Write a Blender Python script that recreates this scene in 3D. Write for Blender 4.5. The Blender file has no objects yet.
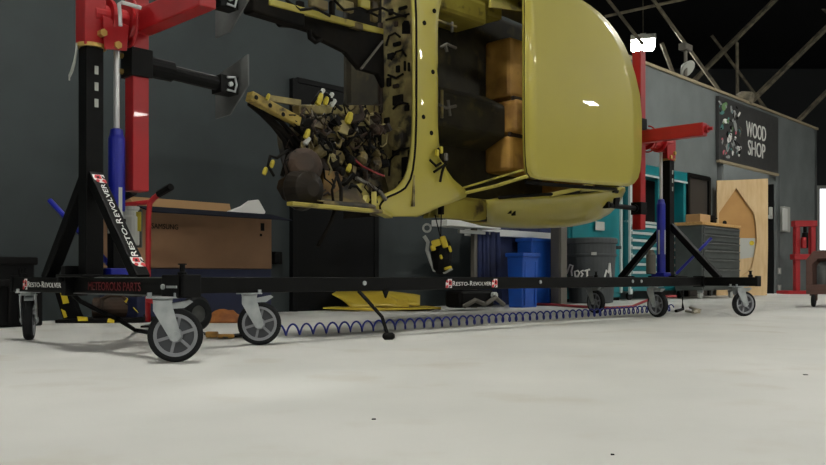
import bpy, bmesh, math, random
from mathutils import Vector, Matrix
random.seed(7)
sc = bpy.context.scene
COL = sc.collection
V = Vector

# ------------------------------------------------------------------ camera, world, exposure
F, HZ, H = 850.0, 277.0, 0.31          # focal length in pixels, horizon row, camera height
cam_d = bpy.data.cameras.new('camera')
cam_d.sensor_width = 36.0
cam_d.lens = F * 36.0 / 826.0
cam_d.shift_y = (HZ - 232.5) / 826.0
cam_d.clip_start, cam_d.clip_end = 0.05, 200
cam = bpy.data.objects.new('camera', cam_d)
cam.location = (0, 0, H)
cam.rotation_euler = (math.pi / 2, 0, 0)
COL.objects.link(cam)
sc.camera = cam
world = bpy.data.worlds.new('hall_ambience')
sc.world = world
world.use_nodes = True
world.node_tree.nodes['Background'].inputs[0].default_value = (0.75, 0.8, 0.82, 1)
world.node_tree.nodes['Background'].inputs[1].default_value = 0.05
sc.view_settings.view_transform = 'Standard'
sc.view_settings.look = 'None'
sc.view_settings.gamma = 1
sc.view_settings.use_curve_mapping = False
sc.view_settings.exposure = 0.0
LAMP_RADIANCE = 146.0

# ------------------------------------------------------------------ materials
def lin(c):
    c = c / 255.0
    return c / 12.92 if c <= 0.04045 else ((c + 0.055) / 1.055) ** 2.4

def rgb(r, g, b): return (lin(r), lin(g), lin(b), 1)

MATS = {}
def mat(name, col, rough=0.5, metal=0.0, col2=None, scale=8.0, lo=0.35, hi=0.65, detail=4, bump=0.0, coat=0.0,
        stretch=None, col3=None, scale3=3.0, lo3=0.5, hi3=0.7):
    m = bpy.data.materials.new(name)
    m.use_nodes = True
    nt = m.node_tree
    b = nt.nodes['Principled BSDF']
    b.inputs['Base Color'].default_value = rgb(*col)
    b.inputs['Roughness'].default_value = rough
    b.inputs['Metallic'].default_value = metal
    b.inputs['Specular IOR Level'].default_value = 0.15 if sum(col) < 110 else 0.5
    if coat:
        b.inputs['Coat Weight'].default_value = coat
        b.inputs['Coat Roughness'].default_value = 0.02
    if col2 is not None or bump:
        tc = nt.nodes.new('ShaderNodeTexCoord')
        src = tc.outputs['Object']
        if stretch:
            mp = nt.nodes.new('ShaderNodeMapping')
            mp.inputs['Scale'].default_value = stretch
            nt.links.new(src, mp.inputs['Vector'])
            src = mp.outputs['Vector']
        n = nt.nodes.new('ShaderNodeTexNoise')
        n.inputs['Scale'].default_value = scale
        n.inputs['Detail'].default_value = detail
        nt.links.new(src, n.inputs['Vector'])
        if col2 is not None:
            r = nt.nodes.new('ShaderNodeValToRGB')
            r.color_ramp.elements[0].position = lo
            r.color_ramp.elements[0].color = rgb(*col)
            r.color_ramp.elements[1].position = hi
            r.color_ramp.elements[1].color = rgb(*col2)
            nt.links.new(n.outputs['Fac'], r.inputs['Fac'])
            out = r.outputs['Color']
            if col3 is not None:
                n3 = nt.nodes.new('ShaderNodeTexNoise')
                n3.inputs['Scale'].default_value = scale3
                n3.inputs['Detail'].default_value = 6
                nt.links.new(src, n3.inputs['Vector'])
                r3 = nt.nodes.new('ShaderNodeValToRGB')
                r3.color_ramp.elements[0].position = lo3
                r3.color_ramp.elements[0].color = (0, 0, 0, 1)
                r3.color_ramp.elements[1].position = hi3
                r3.color_ramp.elements[1].color = (1, 1, 1, 1)
                nt.links.new(n3.outputs['Fac'], r3.inputs['Fac'])
                mx = nt.nodes.new('ShaderNodeMix')
                mx.data_type = 'RGBA'
                nt.links.new(r3.outputs['Color'], mx.inputs[0])
                nt.links.new(out, mx.inputs[6])
                mx.inputs[7].default_value = rgb(*col3)
                out = mx.outputs[2]
            nt.links.new(out, b.inputs['Base Color'])
        if bump:
            bp = nt.nodes.new('ShaderNodeBump')
            bp.inputs['Strength'].default_value = bump
            bp.inputs['Distance'].default_value = 0.02
            nt.links.new(n.outputs['Fac'], bp.inputs['Height'])
            nt.links.new(bp.outputs['Normal'], b.inputs['Normal'])
    MATS[name] = m
    return m

def emit(name, col, strength):
    m = bpy.data.materials.new(name)
    m.use_nodes = True
    b = m.node_tree.nodes['Principled BSDF']
    b.inputs['Base Color'].default_value = rgb(*col)
    b.inputs['Emission Color'].default_value = rgb(*col)
    b.inputs['Emission Strength'].default_value = strength
    return m

M_FLOOR = mat('sealed_concrete', (196, 196, 191), 0.55, col2=(212, 211, 206), scale=1.1, lo=0.35, hi=0.7, detail=8,
              col3=(188, 183, 172), scale3=2.6, lo3=0.56, hi3=0.78)
M_WALL = mat('charcoal_wall_tone', (52, 60, 61), 0.75, col2=(45, 52, 53), scale=2.0, detail=6)
M_WALLR = mat('grey_wall_tone', (110, 116, 116), 0.75, col2=(98, 104, 104), scale=2.0, detail=6)
M_CEIL = mat('black_ceiling', (16, 16, 17), 0.95)
M_STEEL = mat('dusty_truss_steel', (150, 140, 118), 0.7, col2=(104, 98, 84), scale=6)
M_TRIM = mat('wood_wall_cap', (150, 138, 112), 0.7)
M_BLACK = mat('black_powder_coat', (4, 4, 4), 0.5, col2=(7, 7, 7), scale=12)
M_BLKPLA = mat('black_plastic', (7, 7, 8), 0.55)
M_BLKDOOR = mat('black_door_paint', (10, 11, 12), 0.6)
M_RUB = mat('wheel_rubber', (30, 31, 32), 0.75)
M_RIM = mat('grey_wheel_core', (136, 138, 142), 0.5)
M_ZINC = mat('zinc_plate', (182, 187, 187), 0.38, 0.45, col2=(160, 165, 167), scale=20)
M_CHROME = mat('chrome', (206, 206, 206), 0.2, 0.35)
M_PLATE = mat('bare_steel_plate', (92, 94, 92), 0.6, 0.0, col2=(74, 75, 74), scale=7)
M_RED = mat('red_powder_coat', (164, 12, 20), 0.4, col2=(148, 10, 17), scale=6, coat=0.15)
M_REDD = mat('red_machine_paint', (156, 16, 24), 0.5)
M_BLUE = mat('blue_jack_paint', (24, 34, 150), 0.34, col2=(20, 28, 128), scale=6, coat=0.3)
M_BRASS = mat('brass_bolt', (190, 160, 90), 0.4, 0.7)
M_YEL = mat('yellow_car_paint', (171, 159, 64), 0.4, col2=(165, 153, 60), scale=1.2, coat=0.5)
M_YELD = mat('worn_yellow_paint', (168, 156, 66), 0.5, col2=(148, 134, 52), scale=5, col3=(62, 48, 26), scale3=7, lo3=0.58, hi3=0.7, bump=0.1)
M_DIRTY = mat('grimy_yellow_metal', (102, 88, 44), 0.65, col2=(54, 42, 24), scale=9, detail=7, col3=(22, 19, 14), scale3=6, lo3=0.47, hi3=0.62, bump=0.35)
M_DIRTY2 = mat('grimy_firewall', (150, 138, 86), 0.6, col2=(106, 92, 56), scale=11, detail=7, col3=(34, 28, 20), scale3=9, lo3=0.52, hi3=0.64, bump=0.3)
M_GRIME = mat('black_road_grime', (8, 7, 6), 0.8, col2=(20, 16, 10), scale=8, detail=6, bump=0.4)
M_RUST = mat('rusty_brown', (56, 38, 22), 0.8, col2=(34, 25, 17), scale=9, bump=0.3)
M_TAN = mat('rust_tan_floorpan', (186, 142, 66), 0.65, col2=(146, 106, 48), scale=5, detail=6, col3=(104, 66, 34), scale3=4, lo3=0.55, hi3=0.72, bump=0.2)
M_DKINT = mat('dark_cabin_floor', (54, 50, 36), 0.75, col2=(34, 32, 26), scale=6, detail=6, col3=(80, 70, 40), scale3=7, lo3=0.6, hi3=0.75, bump=0.3)
M_CARD = mat('brown_cardboard', (156, 120, 90), 0.85, col2=(146, 112, 84), scale=4)
M_CARDIN = mat('light_cardboard', (182, 146, 102), 0.85)
M_NAVY = mat('navy_print', (26, 34, 66), 0.6, col2=(22, 28, 56), scale=5)
M_NAVYC = mat('navy_cloth', (22, 36, 78), 0.85, col2=(14, 22, 52), scale=4, detail=6, bump=0.3)
M_BIN = mat('blue_plastic', (30, 84, 176), 0.42, col2=(26, 74, 160), scale=4)
M_WHITE = mat('white_laminate', (214, 216, 212), 0.5)
M_FOAM = mat('white_foam', (226, 226, 222), 0.8)
M_TRASH = mat('dark_grey_plastic', (72, 76, 78), 0.6, col2=(62, 66, 68), scale=5)
M_TEAL = mat('teal_enamel', (10, 118, 126), 0.38, col2=(8, 106, 114), scale=3, coat=0.2)
M_ALU = mat('brushed_aluminium', (196, 204, 202), 0.4, 0.2)
M_TOOLC = mat('charcoal_enamel', (70, 74, 72), 0.5, col2=(60, 64, 62), scale=5)
M_WOOD = mat('butcher_block', (196, 156, 98), 0.55, col2=(176, 134, 80), scale=5, stretch=(1, 8, 8))
M_PLY = mat('plywood', (212, 184, 140), 0.7, col2=(200, 168, 122), scale=3, stretch=(6, 6, 1))
M_PLYD = mat('tan_board', (186, 142, 84), 0.75, col2=(174, 130, 76), scale=3)
M_SIGN = mat('sign_charcoal', (58, 58, 58), 0.6, col2=(50, 50, 50), scale=8)
M_SIGNW = mat('sign_white', (226, 226, 222), 0.6)
M_INKR = mat('decal_red', (196, 44, 52), 0.5)
M_INKDR = mat('stencil_dark_red', (96, 14, 20), 0.5)
M_INKB = mat('print_black', (7, 6, 6), 0.6)
M_GREEN = mat('art_green', (104, 140, 92), 0.6)
M_TEALINK = mat('art_teal', (78, 128, 126), 0.6)
M_PINK = mat('art_pink', (196, 92, 108), 0.6)
M_ARTG = mat('art_grey', (150, 152, 152), 0.6)
M_HAZY = mat('hazard_yellow', (214, 190, 40), 0.5, col2=(198, 172, 34), scale=9)
M_PANY = mat('dull_yellow_panel', (206, 182, 64), 0.5, col2=(192, 164, 50), scale=5)
M_BROWN = mat('brown_cart_paint', (92, 62, 52), 0.55, col2=(78, 52, 44), scale=6)
M_HOSEB = mat('blue_hose', (26, 40, 128), 0.35)
M_HOSER = mat('red_hose', (150, 44, 48), 0.5)
M_CABLEW = mat('pale_cable', (182, 172, 150), 0.55)
M_ORANGE = mat('tan_leather', (150, 92, 36), 0.8, col2=(112, 62, 26), scale=10, bump=0.4)
M_WIREY = mat('yellow_connector', (176, 160, 44), 0.5)
M_GREYP = mat('pale_grey_plastic', (176, 178, 172), 0.55)
M_GREYB = mat('grey_brown_board', (96, 92, 84), 0.7)
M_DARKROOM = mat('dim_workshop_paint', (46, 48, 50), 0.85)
E_LAMP = emit('lamp_diffuser', (253, 252, 244), LAMP_RADIANCE)
E_DAY = emit('daylit_glass', (246, 250, 255), 1.6)

# ------------------------------------------------------------------ mesh helper
class MB:
    def __init__(self): self.v, self.f = [], []
    def add(self, vs, fs):
        o = len(self.v)
        self.v += [V(p) for p in vs]
        self.f += [tuple(i + o for i in f) for f in fs]
        return self
    def box(self, c, size, ax=None):
        c = V(c)
        ex, ey, ez = ax or (V((1, 0, 0)), V((0, 1, 0)), V((0, 0, 1)))
        hx, hy, hz = [s / 2 for s in size]
        vs = [c + ex * hx * a + ey * hy * b + ez * hz * d for a in (-1, 1) for b in (-1, 1) for d in (-1, 1)]
        return self.add(vs, [(0, 1, 3, 2), (4, 6, 7, 5), (0, 4, 5, 1), (2, 3, 7, 6), (0, 2, 6, 4), (1, 5, 7, 3)])
    def beam(self, p0, p1, w, h, side=None):
        p0, p1 = V(p0), V(p1)
        d = (p1 - p0)
        L = d.length
        d = d / L
        s = V(side) if side is not None else (V((0, 0, 1)).cross(d) if abs(d.z) < 0.95 else V((1, 0, 0)))
        s = (s - d * s.dot(d)).normalized()
        u = d.cross(s)
        return self.box((p0 + p1) / 2, (L, w, h), (d, s, u))
    def tube(self, path, r, n=8, caps=True):
        path = [V(p) for p in path]
        rs = r if isinstance(r, (list, tuple)) else [r] * len(path)
        vs, fs = [], []
        ref = None
        for i, p in enumerate(path):
            d = (path[min(i + 1, len(path) - 1)] - path[max(i - 1, 0)]).normalized()
            if ref is None:
                ref = V((0, 0, 1)) if abs(d.z) < 0.9 else V((1, 0, 0))
            a = (ref - d * ref.dot(d)).normalized()
            ref = a
            b = d.cross(a)
            for k in range(n):
                t = 2 * math.pi * k / n
                vs.append(p + (a * math.cos(t) + b * math.sin(t)) * rs[i])
        for i in range(len(path) - 1):
            for k in range(n):
                q = (k + 1) % n
                fs.append((i * n + k, i * n + q, (i + 1) * n + q, (i + 1) * n + k))
        if caps:
            fs.append(tuple(range(n - 1, -1, -1)))
            m = (len(path) - 1) * n
            fs.append(tuple(m + k for k in range(n)))
        return self.add(vs, fs)
    def cyl(self, p0, p1, r, n=16): return self.tube([p0, p1], r, n)
    def lathe(self, prof, origin=(0, 0, 0), axis=(0, 0, 1), n=24, closed=False):
        o, ax = V(origin), V(axis).normalized()
        a = ax.orthogonal().normalized()
        b = ax.cross(a)
        vs, fs = [], []
        for r, h in prof:
            for k in range(n):
                t = 2 * math.pi * k / n
                vs.append(o + ax * h + (a * math.cos(t) + b * math.sin(t)) * r)
        m = len(prof)
        for i in range(m if closed else m - 1):
            j = (i + 1) % m
            for k in range(n):
                q = (k + 1) % n
                fs.append((i * n + k, i * n + q, j * n + q, j * n + k))
        if not closed:
            fs.append(tuple(range(n - 1, -1, -1)))
            fs.append(tuple((m - 1) * n + k for k in range(n)))
        return self.add(vs, fs)
    def prism(self, pts, vec):
        pts = [V(p) for p in pts]
        n = len(pts)
        vs = pts + [p + V(vec) for p in pts]
        fs = [tuple(range(n)), tuple(range(2 * n - 1, n - 1, -1))]
        fs += [(i, i + n, (i + 1) % n + n, (i + 1) % n) for i in range(n)]
        return self.add(vs, fs)
    def grid(self, rows):
        n = len(rows[0])
        vs = [p for r in rows for p in r]
        fs = [(i * n + k, i * n + k + 1, (i + 1) * n + k + 1, (i + 1) * n + k) for i in range(len(rows) - 1) for k in range(n - 1)]
        return self.add(vs, fs)
    def ring(self, outer, inner, vec):            # a plate with a hole: two loops of the same length
        n = len(outer)
        o, i_ = [V(p) for p in outer], [V(p) for p in inner]
        vec = V(vec)
        vs = o + i_ + [p + vec for p in o] + [p + vec for p in i_]
        fs = []
        for k in range(n):
            q = (k + 1) % n
            fs += [(k, q, n + q, n + k), (2 * n + k, 3 * n + k, 3 * n + q, 2 * n + q), (k, 2 * n + k, 2 * n + q, q), (n + k, n + q, 3 * n + q, 3 * n + k)]
        return self.add(vs, fs)

def mesh_of(mb, name, m, origin=(0, 0, 0), smooth=False):
    o = V(origin)
    me = bpy.data.meshes.new(name)
    me.from_pydata([p - o for p in mb.v], [], mb.f)
    me.materials.append(m)
    bm = bmesh.new()
    bm.from_mesh(me)
    bmesh.ops.recalc_face_normals(bm, faces=bm.faces)
    bm.to_mesh(me)
    bm.free()
    if smooth:
        for p in me.polygons: p.use_smooth = True
    return me

def wloc(o):
    p = V((0, 0, 0))
    while o is not None:
        p += o.location
        o = o.parent
    return p

def link(name, me, parent=None, loc=(0, 0, 0), rotz=0.0):
    o = bpy.data.objects.new(name, me)
    COL.objects.link(o)
    o.location = loc
    o.rotation_euler = (0, 0, rotz)
    if parent is not None: o.parent = parent
    return o

SEP = {'beam_cap', 'beam_bolt', 'bench_leg', 'table_leg', 'rail_flange', 'rail_bolt', 'bolt', 'post_slot', 'bin_rib', 'crate_rib', 'can_handle',
       'hinge_bracket', 'seat_rib', 'shelf_post', 'pivot_flange', 'cross_bar', 'graffiti', 'tool_shell', 'jack_stripe'}
def islands(mb):
    par = list(range(len(mb.v)))
    def find(x):
        while par[x] != x:
            par[x] = par[par[x]]; x = par[x]
        return x
    for f in mb.f:
        for q_ in f[1:]: par[find(q_)] = find(f[0])
    out = {}
    for f in mb.f:
        m_, idx = out.setdefault(find(f[0]), (MB(), {}))
        nf = []
        for q_ in f:
            if q_ not in idx:
                idx[q_] = len(m_.v); m_.v.append(mb.v[q_])
            nf.append(idx[q_])
        m_.f.append(tuple(nf))
    return [m_ for m_, _ in out.values()]
def part(name, mb, m, parent, bevel=0.0, smooth=False, solid=0.0, label=None, sub=0):
    """mesh given in world coordinates, linked as a child of parent (unrotated)"""
    if name in SEP:
        pcs = islands(mb)
        if len(pcs) > 1:
            for p_ in pcs[:-1]: part(name, p_, m, parent, bevel, smooth, solid, label, sub)
            mb = pcs[-1]
    o = link(name, mesh_of(mb, name, m, wloc(parent) if parent is not None else (0, 0, 0), smooth), parent)
    if solid:
        md = o.modifiers.new('thickness', 'SOLIDIFY')
        md.thickness = solid
        md.offset = 0
    if bevel:
        md = o.modifiers.new('bevel', 'BEVEL')
        md.width = bevel
        md.segments = 2
        md.limit_method = 'ANGLE'
    if sub:
        md = o.modifiers.new('smooth', 'SUBSURF')
        md.levels = md.render_levels = sub
    if label: o['label'] = label
    return o

def tag(o, label, cat, group=None, kind=None):
    o['label'] = label
    o['category'] = cat
    if group: o['group'] = group
    if kind: o['kind'] = kind
    return o

def thing(name, loc, label, cat, group=None, rotz=0.0):
    o = bpy.data.objects.new(name, None)
    o.empty_display_size = 0.1
    COL.objects.link(o)
    o.location = loc
    o.rotation_euler = (0, 0, rotz)
    return tag(o, label, cat, group)

def single(name, mb, m, label, cat, loc, bevel=0.0, smooth=False, group=None, sub=0, solid=0.0):
    o = link(name, mesh_of(mb, name, m, loc, smooth), None, loc)
    if solid:
        md = o.modifiers.new('thickness', 'SOLIDIFY'); md.thickness = solid; md.offset = 0
    if bevel:
        md = o.modifiers.new('bevel', 'BEVEL'); md.width = bevel; md.segments = 2; md.limit_method = 'ANGLE'
    if sub:
        md = o.modifiers.new('smooth', 'SUBSURF'); md.levels = md.render_levels = sub
    return tag(o, label, cat, group)

def struct(name, mb, m, parent=None, bevel=0.0):
    o = part(name, mb, m, parent, bevel)
    if parent is None: o['kind'] = 'structure'
    return o

def words(name, body, centre, ex, ey, width, height, m, parent, extrude=0.0008):
    """flat lettering centred at a world point; ex reading direction, ey up"""
    cu = bpy.data.curves.new(name, 'FONT')
    cu.body = body
    cu.align_x, cu.align_y = 'CENTER', 'CENTER'
    cu.extrude = extrude
    cu.resolution_u = 3
    o = bpy.data.objects.new(name, cu)
    COL.objects.link(o)
    bpy.context.view_layer.update()
    dx, dy = o.dimensions.x, o.dimensions.y
    dg = bpy.context.evaluated_depsgraph_get()
    me = bpy.data.meshes.new_from_object(o.evaluated_get(dg))
    bpy.data.objects.remove(o)
    ex, ey = V(ex).normalized(), V(ey).normalized()
    ez = ex.cross(ey)
    org = V(centre) - wloc(parent)
    cy = (max(v.co.y for v in me.vertices) + min(v.co.y for v in me.vertices)) / 2
    cx = (max(v.co.x for v in me.vertices) + min(v.co.x for v in me.vertices)) / 2
    for v in me.vertices:
        c = v.co.copy()
        v.co = org + ex * ((c.x - cx) * width / dx) + ey * ((c.y - cy) * height / dy) + ez * c.z
    me.materials.clear()
    me.materials.append(m)
    me.name = name
    return link(name, me, parent)

# ------------------------------------------------------------------ frames
D = V((0.70711, 0.70711, 0))       # along the rotisserie, front stand to rear stand
Cc = V((0.70711, -0.70711, 0))     # across it, towards the camera side
UP = V((0, 0, 1))
L0 = V((-1.379, 3.64, 0))
S_R = 4.99
def P(s, t, z): return L0 + D * s + Cc * t + UP * z
def U(u, v, Y): return V(((u - 413) / F * Y, Y, H - (v - HZ) / F * Y))
def FLR(u, v, z=0.0):
    Y = F * (H - z) / (v - HZ)
    return V(((u - 413) / F * Y, Y, z))
def cp(u, v, t):                    # pixel + depth t across the car -> (s, t, z)
    k = (u - 413) / F
    s = (1.379 + 3.64 * k - 0.70711 * t * (1 + k)) / (0.70711 * (1 - k))
    Y = 3.64 + 0.70711 * (s - t)
    return (s, t, H - (v - HZ) / F * Y)
def cs(u, v, s):                    # pixel + station s along the car
    k = (u - 413) / F
    t = (1.379 + 3.64 * k - 0.70711 * s * (1 - k)) / (0.70711 * (1 + k))
    Y = 3.64 + 0.70711 * (s - t)
    return (s, t, H - (v - HZ) / F * Y)
def CP(u, v, t): return P(*cp(u, v, t))
def CS(u, v, s): return P(*cs(u, v, s))
WE = V((0.681, 0.732, 0)).normalized()      # along the partition wall
WN = V((WE.y, -WE.x, 0))                    # out of it, into the hall
WD = 6.0
def WY(u, off): return (WD - off) / (WE.x - WE.y * (u - 413) / F)
def W(u, off, z):
    Y = WY(u, off)
    return V(((u - 413) / F * Y, Y, z))
def WV(u, v, off): return U(u, v, WY(u, off))

# ------------------------------------------------------------------ setting
struct('floor', MB().box((6, 9, -0.05), (52, 46, 0.1)), M_FLOOR)
struct('ceiling', MB().box((6, 9, 7.3), (52, 46, 0.1)), M_CEIL)
WT = 3.42
def wallseg(mb, u0, u1, z0, z1, off0=0.0, off1=-0.14):
    a, b = W(u0, 0, 0), W(u1, 0, 0)
    pts = [a + WN * off0, b + WN * off0, b + WN * off1, a + WN * off1]
    return mb.prism([p + UP * z0 for p in pts], UP * (z1 - z0))
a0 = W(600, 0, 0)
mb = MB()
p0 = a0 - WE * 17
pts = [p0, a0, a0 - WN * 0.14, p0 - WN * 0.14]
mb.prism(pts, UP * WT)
struct('wall_left', mb, M_WALL)  # same wall plane as wall_right, in a darker tone
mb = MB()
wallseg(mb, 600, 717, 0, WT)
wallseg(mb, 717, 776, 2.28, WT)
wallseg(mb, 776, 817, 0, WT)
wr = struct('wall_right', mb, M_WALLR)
mb = MB(); wallseg(mb, 560, 817, WT, WT + 0.045, 0.03, -0.17)
struct('trim_1', mb, M_TRIM)
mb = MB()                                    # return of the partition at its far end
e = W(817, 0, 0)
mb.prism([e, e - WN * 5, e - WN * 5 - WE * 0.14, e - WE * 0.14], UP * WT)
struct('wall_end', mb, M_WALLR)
# door frame under the sign
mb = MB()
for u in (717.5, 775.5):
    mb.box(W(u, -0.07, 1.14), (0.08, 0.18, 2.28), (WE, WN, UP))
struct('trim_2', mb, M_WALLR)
# dim wood shop behind the opening
mb = MB()
q = W(745, -3.6, 0)
mb.box(q + UP * 1.7, (5.0, 0.1, 3.4), (WE, WN, UP))
struct('wall_workshop', mb, M_DARKROOM)
# black slab door in the left wall
d1 = bpy.data.objects.new('door_1', None); COL.objects.link(d1); d1['kind'] = 'structure'
a, b = W(296, 0.02, 0), W(372.5, 0.02, 0)
part('door_leaf', MB().box((a + b) / 2 + UP * 1.03, ((b - a).length, 0.045, 2.05), (WE, WN, UP)), M_BLKDOOR, d1, 0.005)
mb = MB()
for p in (a - WE * 0.03, b + WE * 0.03):
    mb.box(p + UP * 1.045, (0.06, 0.06, 2.09), (WE, WN, UP))
mb.box((a + b) / 2 + UP * 2.08, ((b - a).length, 0.06, 0.05), (WE, WN, UP))
part('door_frame', mb, M_BLKDOOR, d1, 0.004)
hp = W(303, 0.07, 1.0)
part('door_handle', MB().cyl(hp - WN * 0.03, hp + WN * 0.03, 0.012, 8).cyl(hp + WN * 0.03, hp + WN * 0.03 + WE * 0.11, 0.01, 8), M_BLKPLA, d1)
# narrow black door beside the teal cabinet
d2 = bpy.data.objects.new('door_2', None); COL.objects.link(d2); d2['kind'] = 'structure'
a, b = W(687, 0.03, 0), W(708, 0.03, 0)
mb = MB()
for p in (a, b): mb.box(p + UP * 0.97, (0.07, 0.08, 1.94), (WE, WN, UP))
mb.box((a + b) / 2 + UP * 1.92, ((b - a).length, 0.08, 0.07), (WE, WN, UP))
part('door_frame', mb, M_BLKPLA, d2, 0.004)
part('door_leaf', MB().box((a + b) / 2 + UP * 0.95 - WN * 0.01, ((b - a).length - 0.08, 0.03, 1.88), (WE, WN, UP)),
     mat('dark_brown_door', (44, 40, 37), 0.6), d2)
# open workshop door leaf seen edge-on
d3 = bpy.data.objects.new('door_3', None); COL.objects.link(d3); d3['kind'] = 'structure'
dp = W(772, 0.10, 0)
part('door_leaf', MB().box(dp + UP * 1.02 - WN * 0.05, (0.05, 0.16, 2.04), (WE, WN, UP)), M_BLKDOOR, d3, 0.004)
part('door_handle', MB().box(W(771, 0.1, 1.5), (0.1, 0.05, 0.22), (WE, WN, UP)).box(W(770, 0.12, 1.42), (0.16, 0.03, 0.06), (WE, WN, UP)), M_GREYP, d3, 0.01)
# far wall with a daylit window
struct('wall_back', MB().box((12, 27, 3.4), (40, 0.2, 7)), M_DARKROOM)
win = bpy.data.objects.new('window_1', None); COL.objects.link(win); win['kind'] = 'structure'
wy = 26.85
x0, x1, z0, z1 = (818.5 - 413) / F * wy, (818.5 - 413) / F * wy + 2.2, H + 27 / F * wy, H + 88 / F * wy
part('window_pane', MB().box(((x0 + x1) / 2, wy, (z0 + z1) / 2), (x1 - x0, 0.03, z1 - z0)), E_DAY, win)
mb = MB()
for x in (x0 - 0.05, x1 + 0.05): mb.box((x, wy - 0.03, (z0 + z1) / 2), (0.1, 0.12, z1 - z0 + 0.2))
for z in (z0 - 0.05, z1 + 0.05): mb.box(((x0 + x1) / 2, wy - 0.03, z), (x1 - x0, 0.12, 0.1))
part('window_frame', mb, M_GREYP, win)

# roof trusses seen over the partition
def truss(name, label, bars, group=None):
    c = sum((U(*b[0]) for b in bars), V((0, 0, 0))) / len(bars)
    t = thing(name, c, label, 'truss', group)
    for p, q_, w in bars:
        a_, b_ = U(*p), U(*q_)
        part('brace', MB().beam(a_, b_, w, w).beam(a_ + V((0, w * .5, w * .5)), b_ + V((0, w * .5, w * .5)), w * 0.3, w * 1.5), M_STEEL, t)
    return t
truss('roof_truss', 'dusty steel roof brace pair crossing above the grey wall, nearest the yellow car',
      [((640, -18, 17), (720, 92, 17), 0.05), ((600, -10, 17.2), (643, 45, 17.2), 0.045), ((605, 17, 17.3), (700, -4, 17.3), 0.035),
       ((662, 44, 17), (674, 76, 17), 0.055)])
truss('roof_truss', 'pale steel braces meeting at a post over the corner of the hanging black sign',
      [((790, -14, 21), (690, 86, 21), 0.075), ((737, 43, 20.6), (737.5, 103, 20.6), 0.06), ((840, 16, 21), (748, 106, 21), 0.08),
       ((712, 36, 21.6), (768, 112, 21.6), 0.05), ((838, 82, 22), (792, 128, 22), 0.07), ((806, -6, 22), (838, 22, 22), 0.05)])

# ceiling lamps: real fixtures over the hall, one of them in view
def lamp(x, y, z, label, rotz=0.0, first=[None]):
    t = thing('ceiling_light', (x, y, z), label, 'lamp', 'hall ceiling lights', rotz)
    if first[0] is None:
        h = MB().box((0, 0, 0.05), (0.96, 0.5, 0.09)).box((0, 0, 0.13), (0.5, 0.12, 0.1))
        d = MB().box((0, 0, -0.005), (0.86, 0.19, 0.03))
        k = MB()
        k.cyl((0, 0, 0.12), (0, 0, 7.25 - z), 0.006, 5)
        first[0] = (mesh_of(h, 'housing', M_GREYP), mesh_of(d, 'diffuser', E_LAMP), mesh_of(k, 'hanger', M_STEEL))
    h, d, k = first[0]
    link('housing', h, t); link('hanger', k, t)
    for sy in (-0.12, 0.12): link('diffuser', d, t, (0, sy, 0))
    return t
LAMPZ = 5.3
vis = U(643, 45, 17.8)
lamp(vis.x, vis.y, vis.z, 'lit twin-panel ceiling lamp glowing just right of the yellow roof', 1.32)
for ix in range(5):
    for iy in range(4):
        x, y = -8.3 + ix * 7.3, -10.6 + iy * 7.0
        if y > 12: continue
        lamp(x, y, LAMPZ, 'twin-panel ceiling lamp hung over the workshop floor, out of the picture', 0.55)

# ------------------------------------------------------------------ rotisserie
ROT = thing('car_rotisserie', P(2.5, 0, 0), 'wheeled black and red steel rotisserie carrying the yellow car body', 'rotisserie')
ZB, TH, WB = 0.274, 0.07, 0.062         # beam centre height, height, width
AX = (D, Cc, UP)
def rpart(name, mb, m, parent=ROT, bevel=0.004, **k): return part(name, mb, m, parent, bevel, **k)

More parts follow.
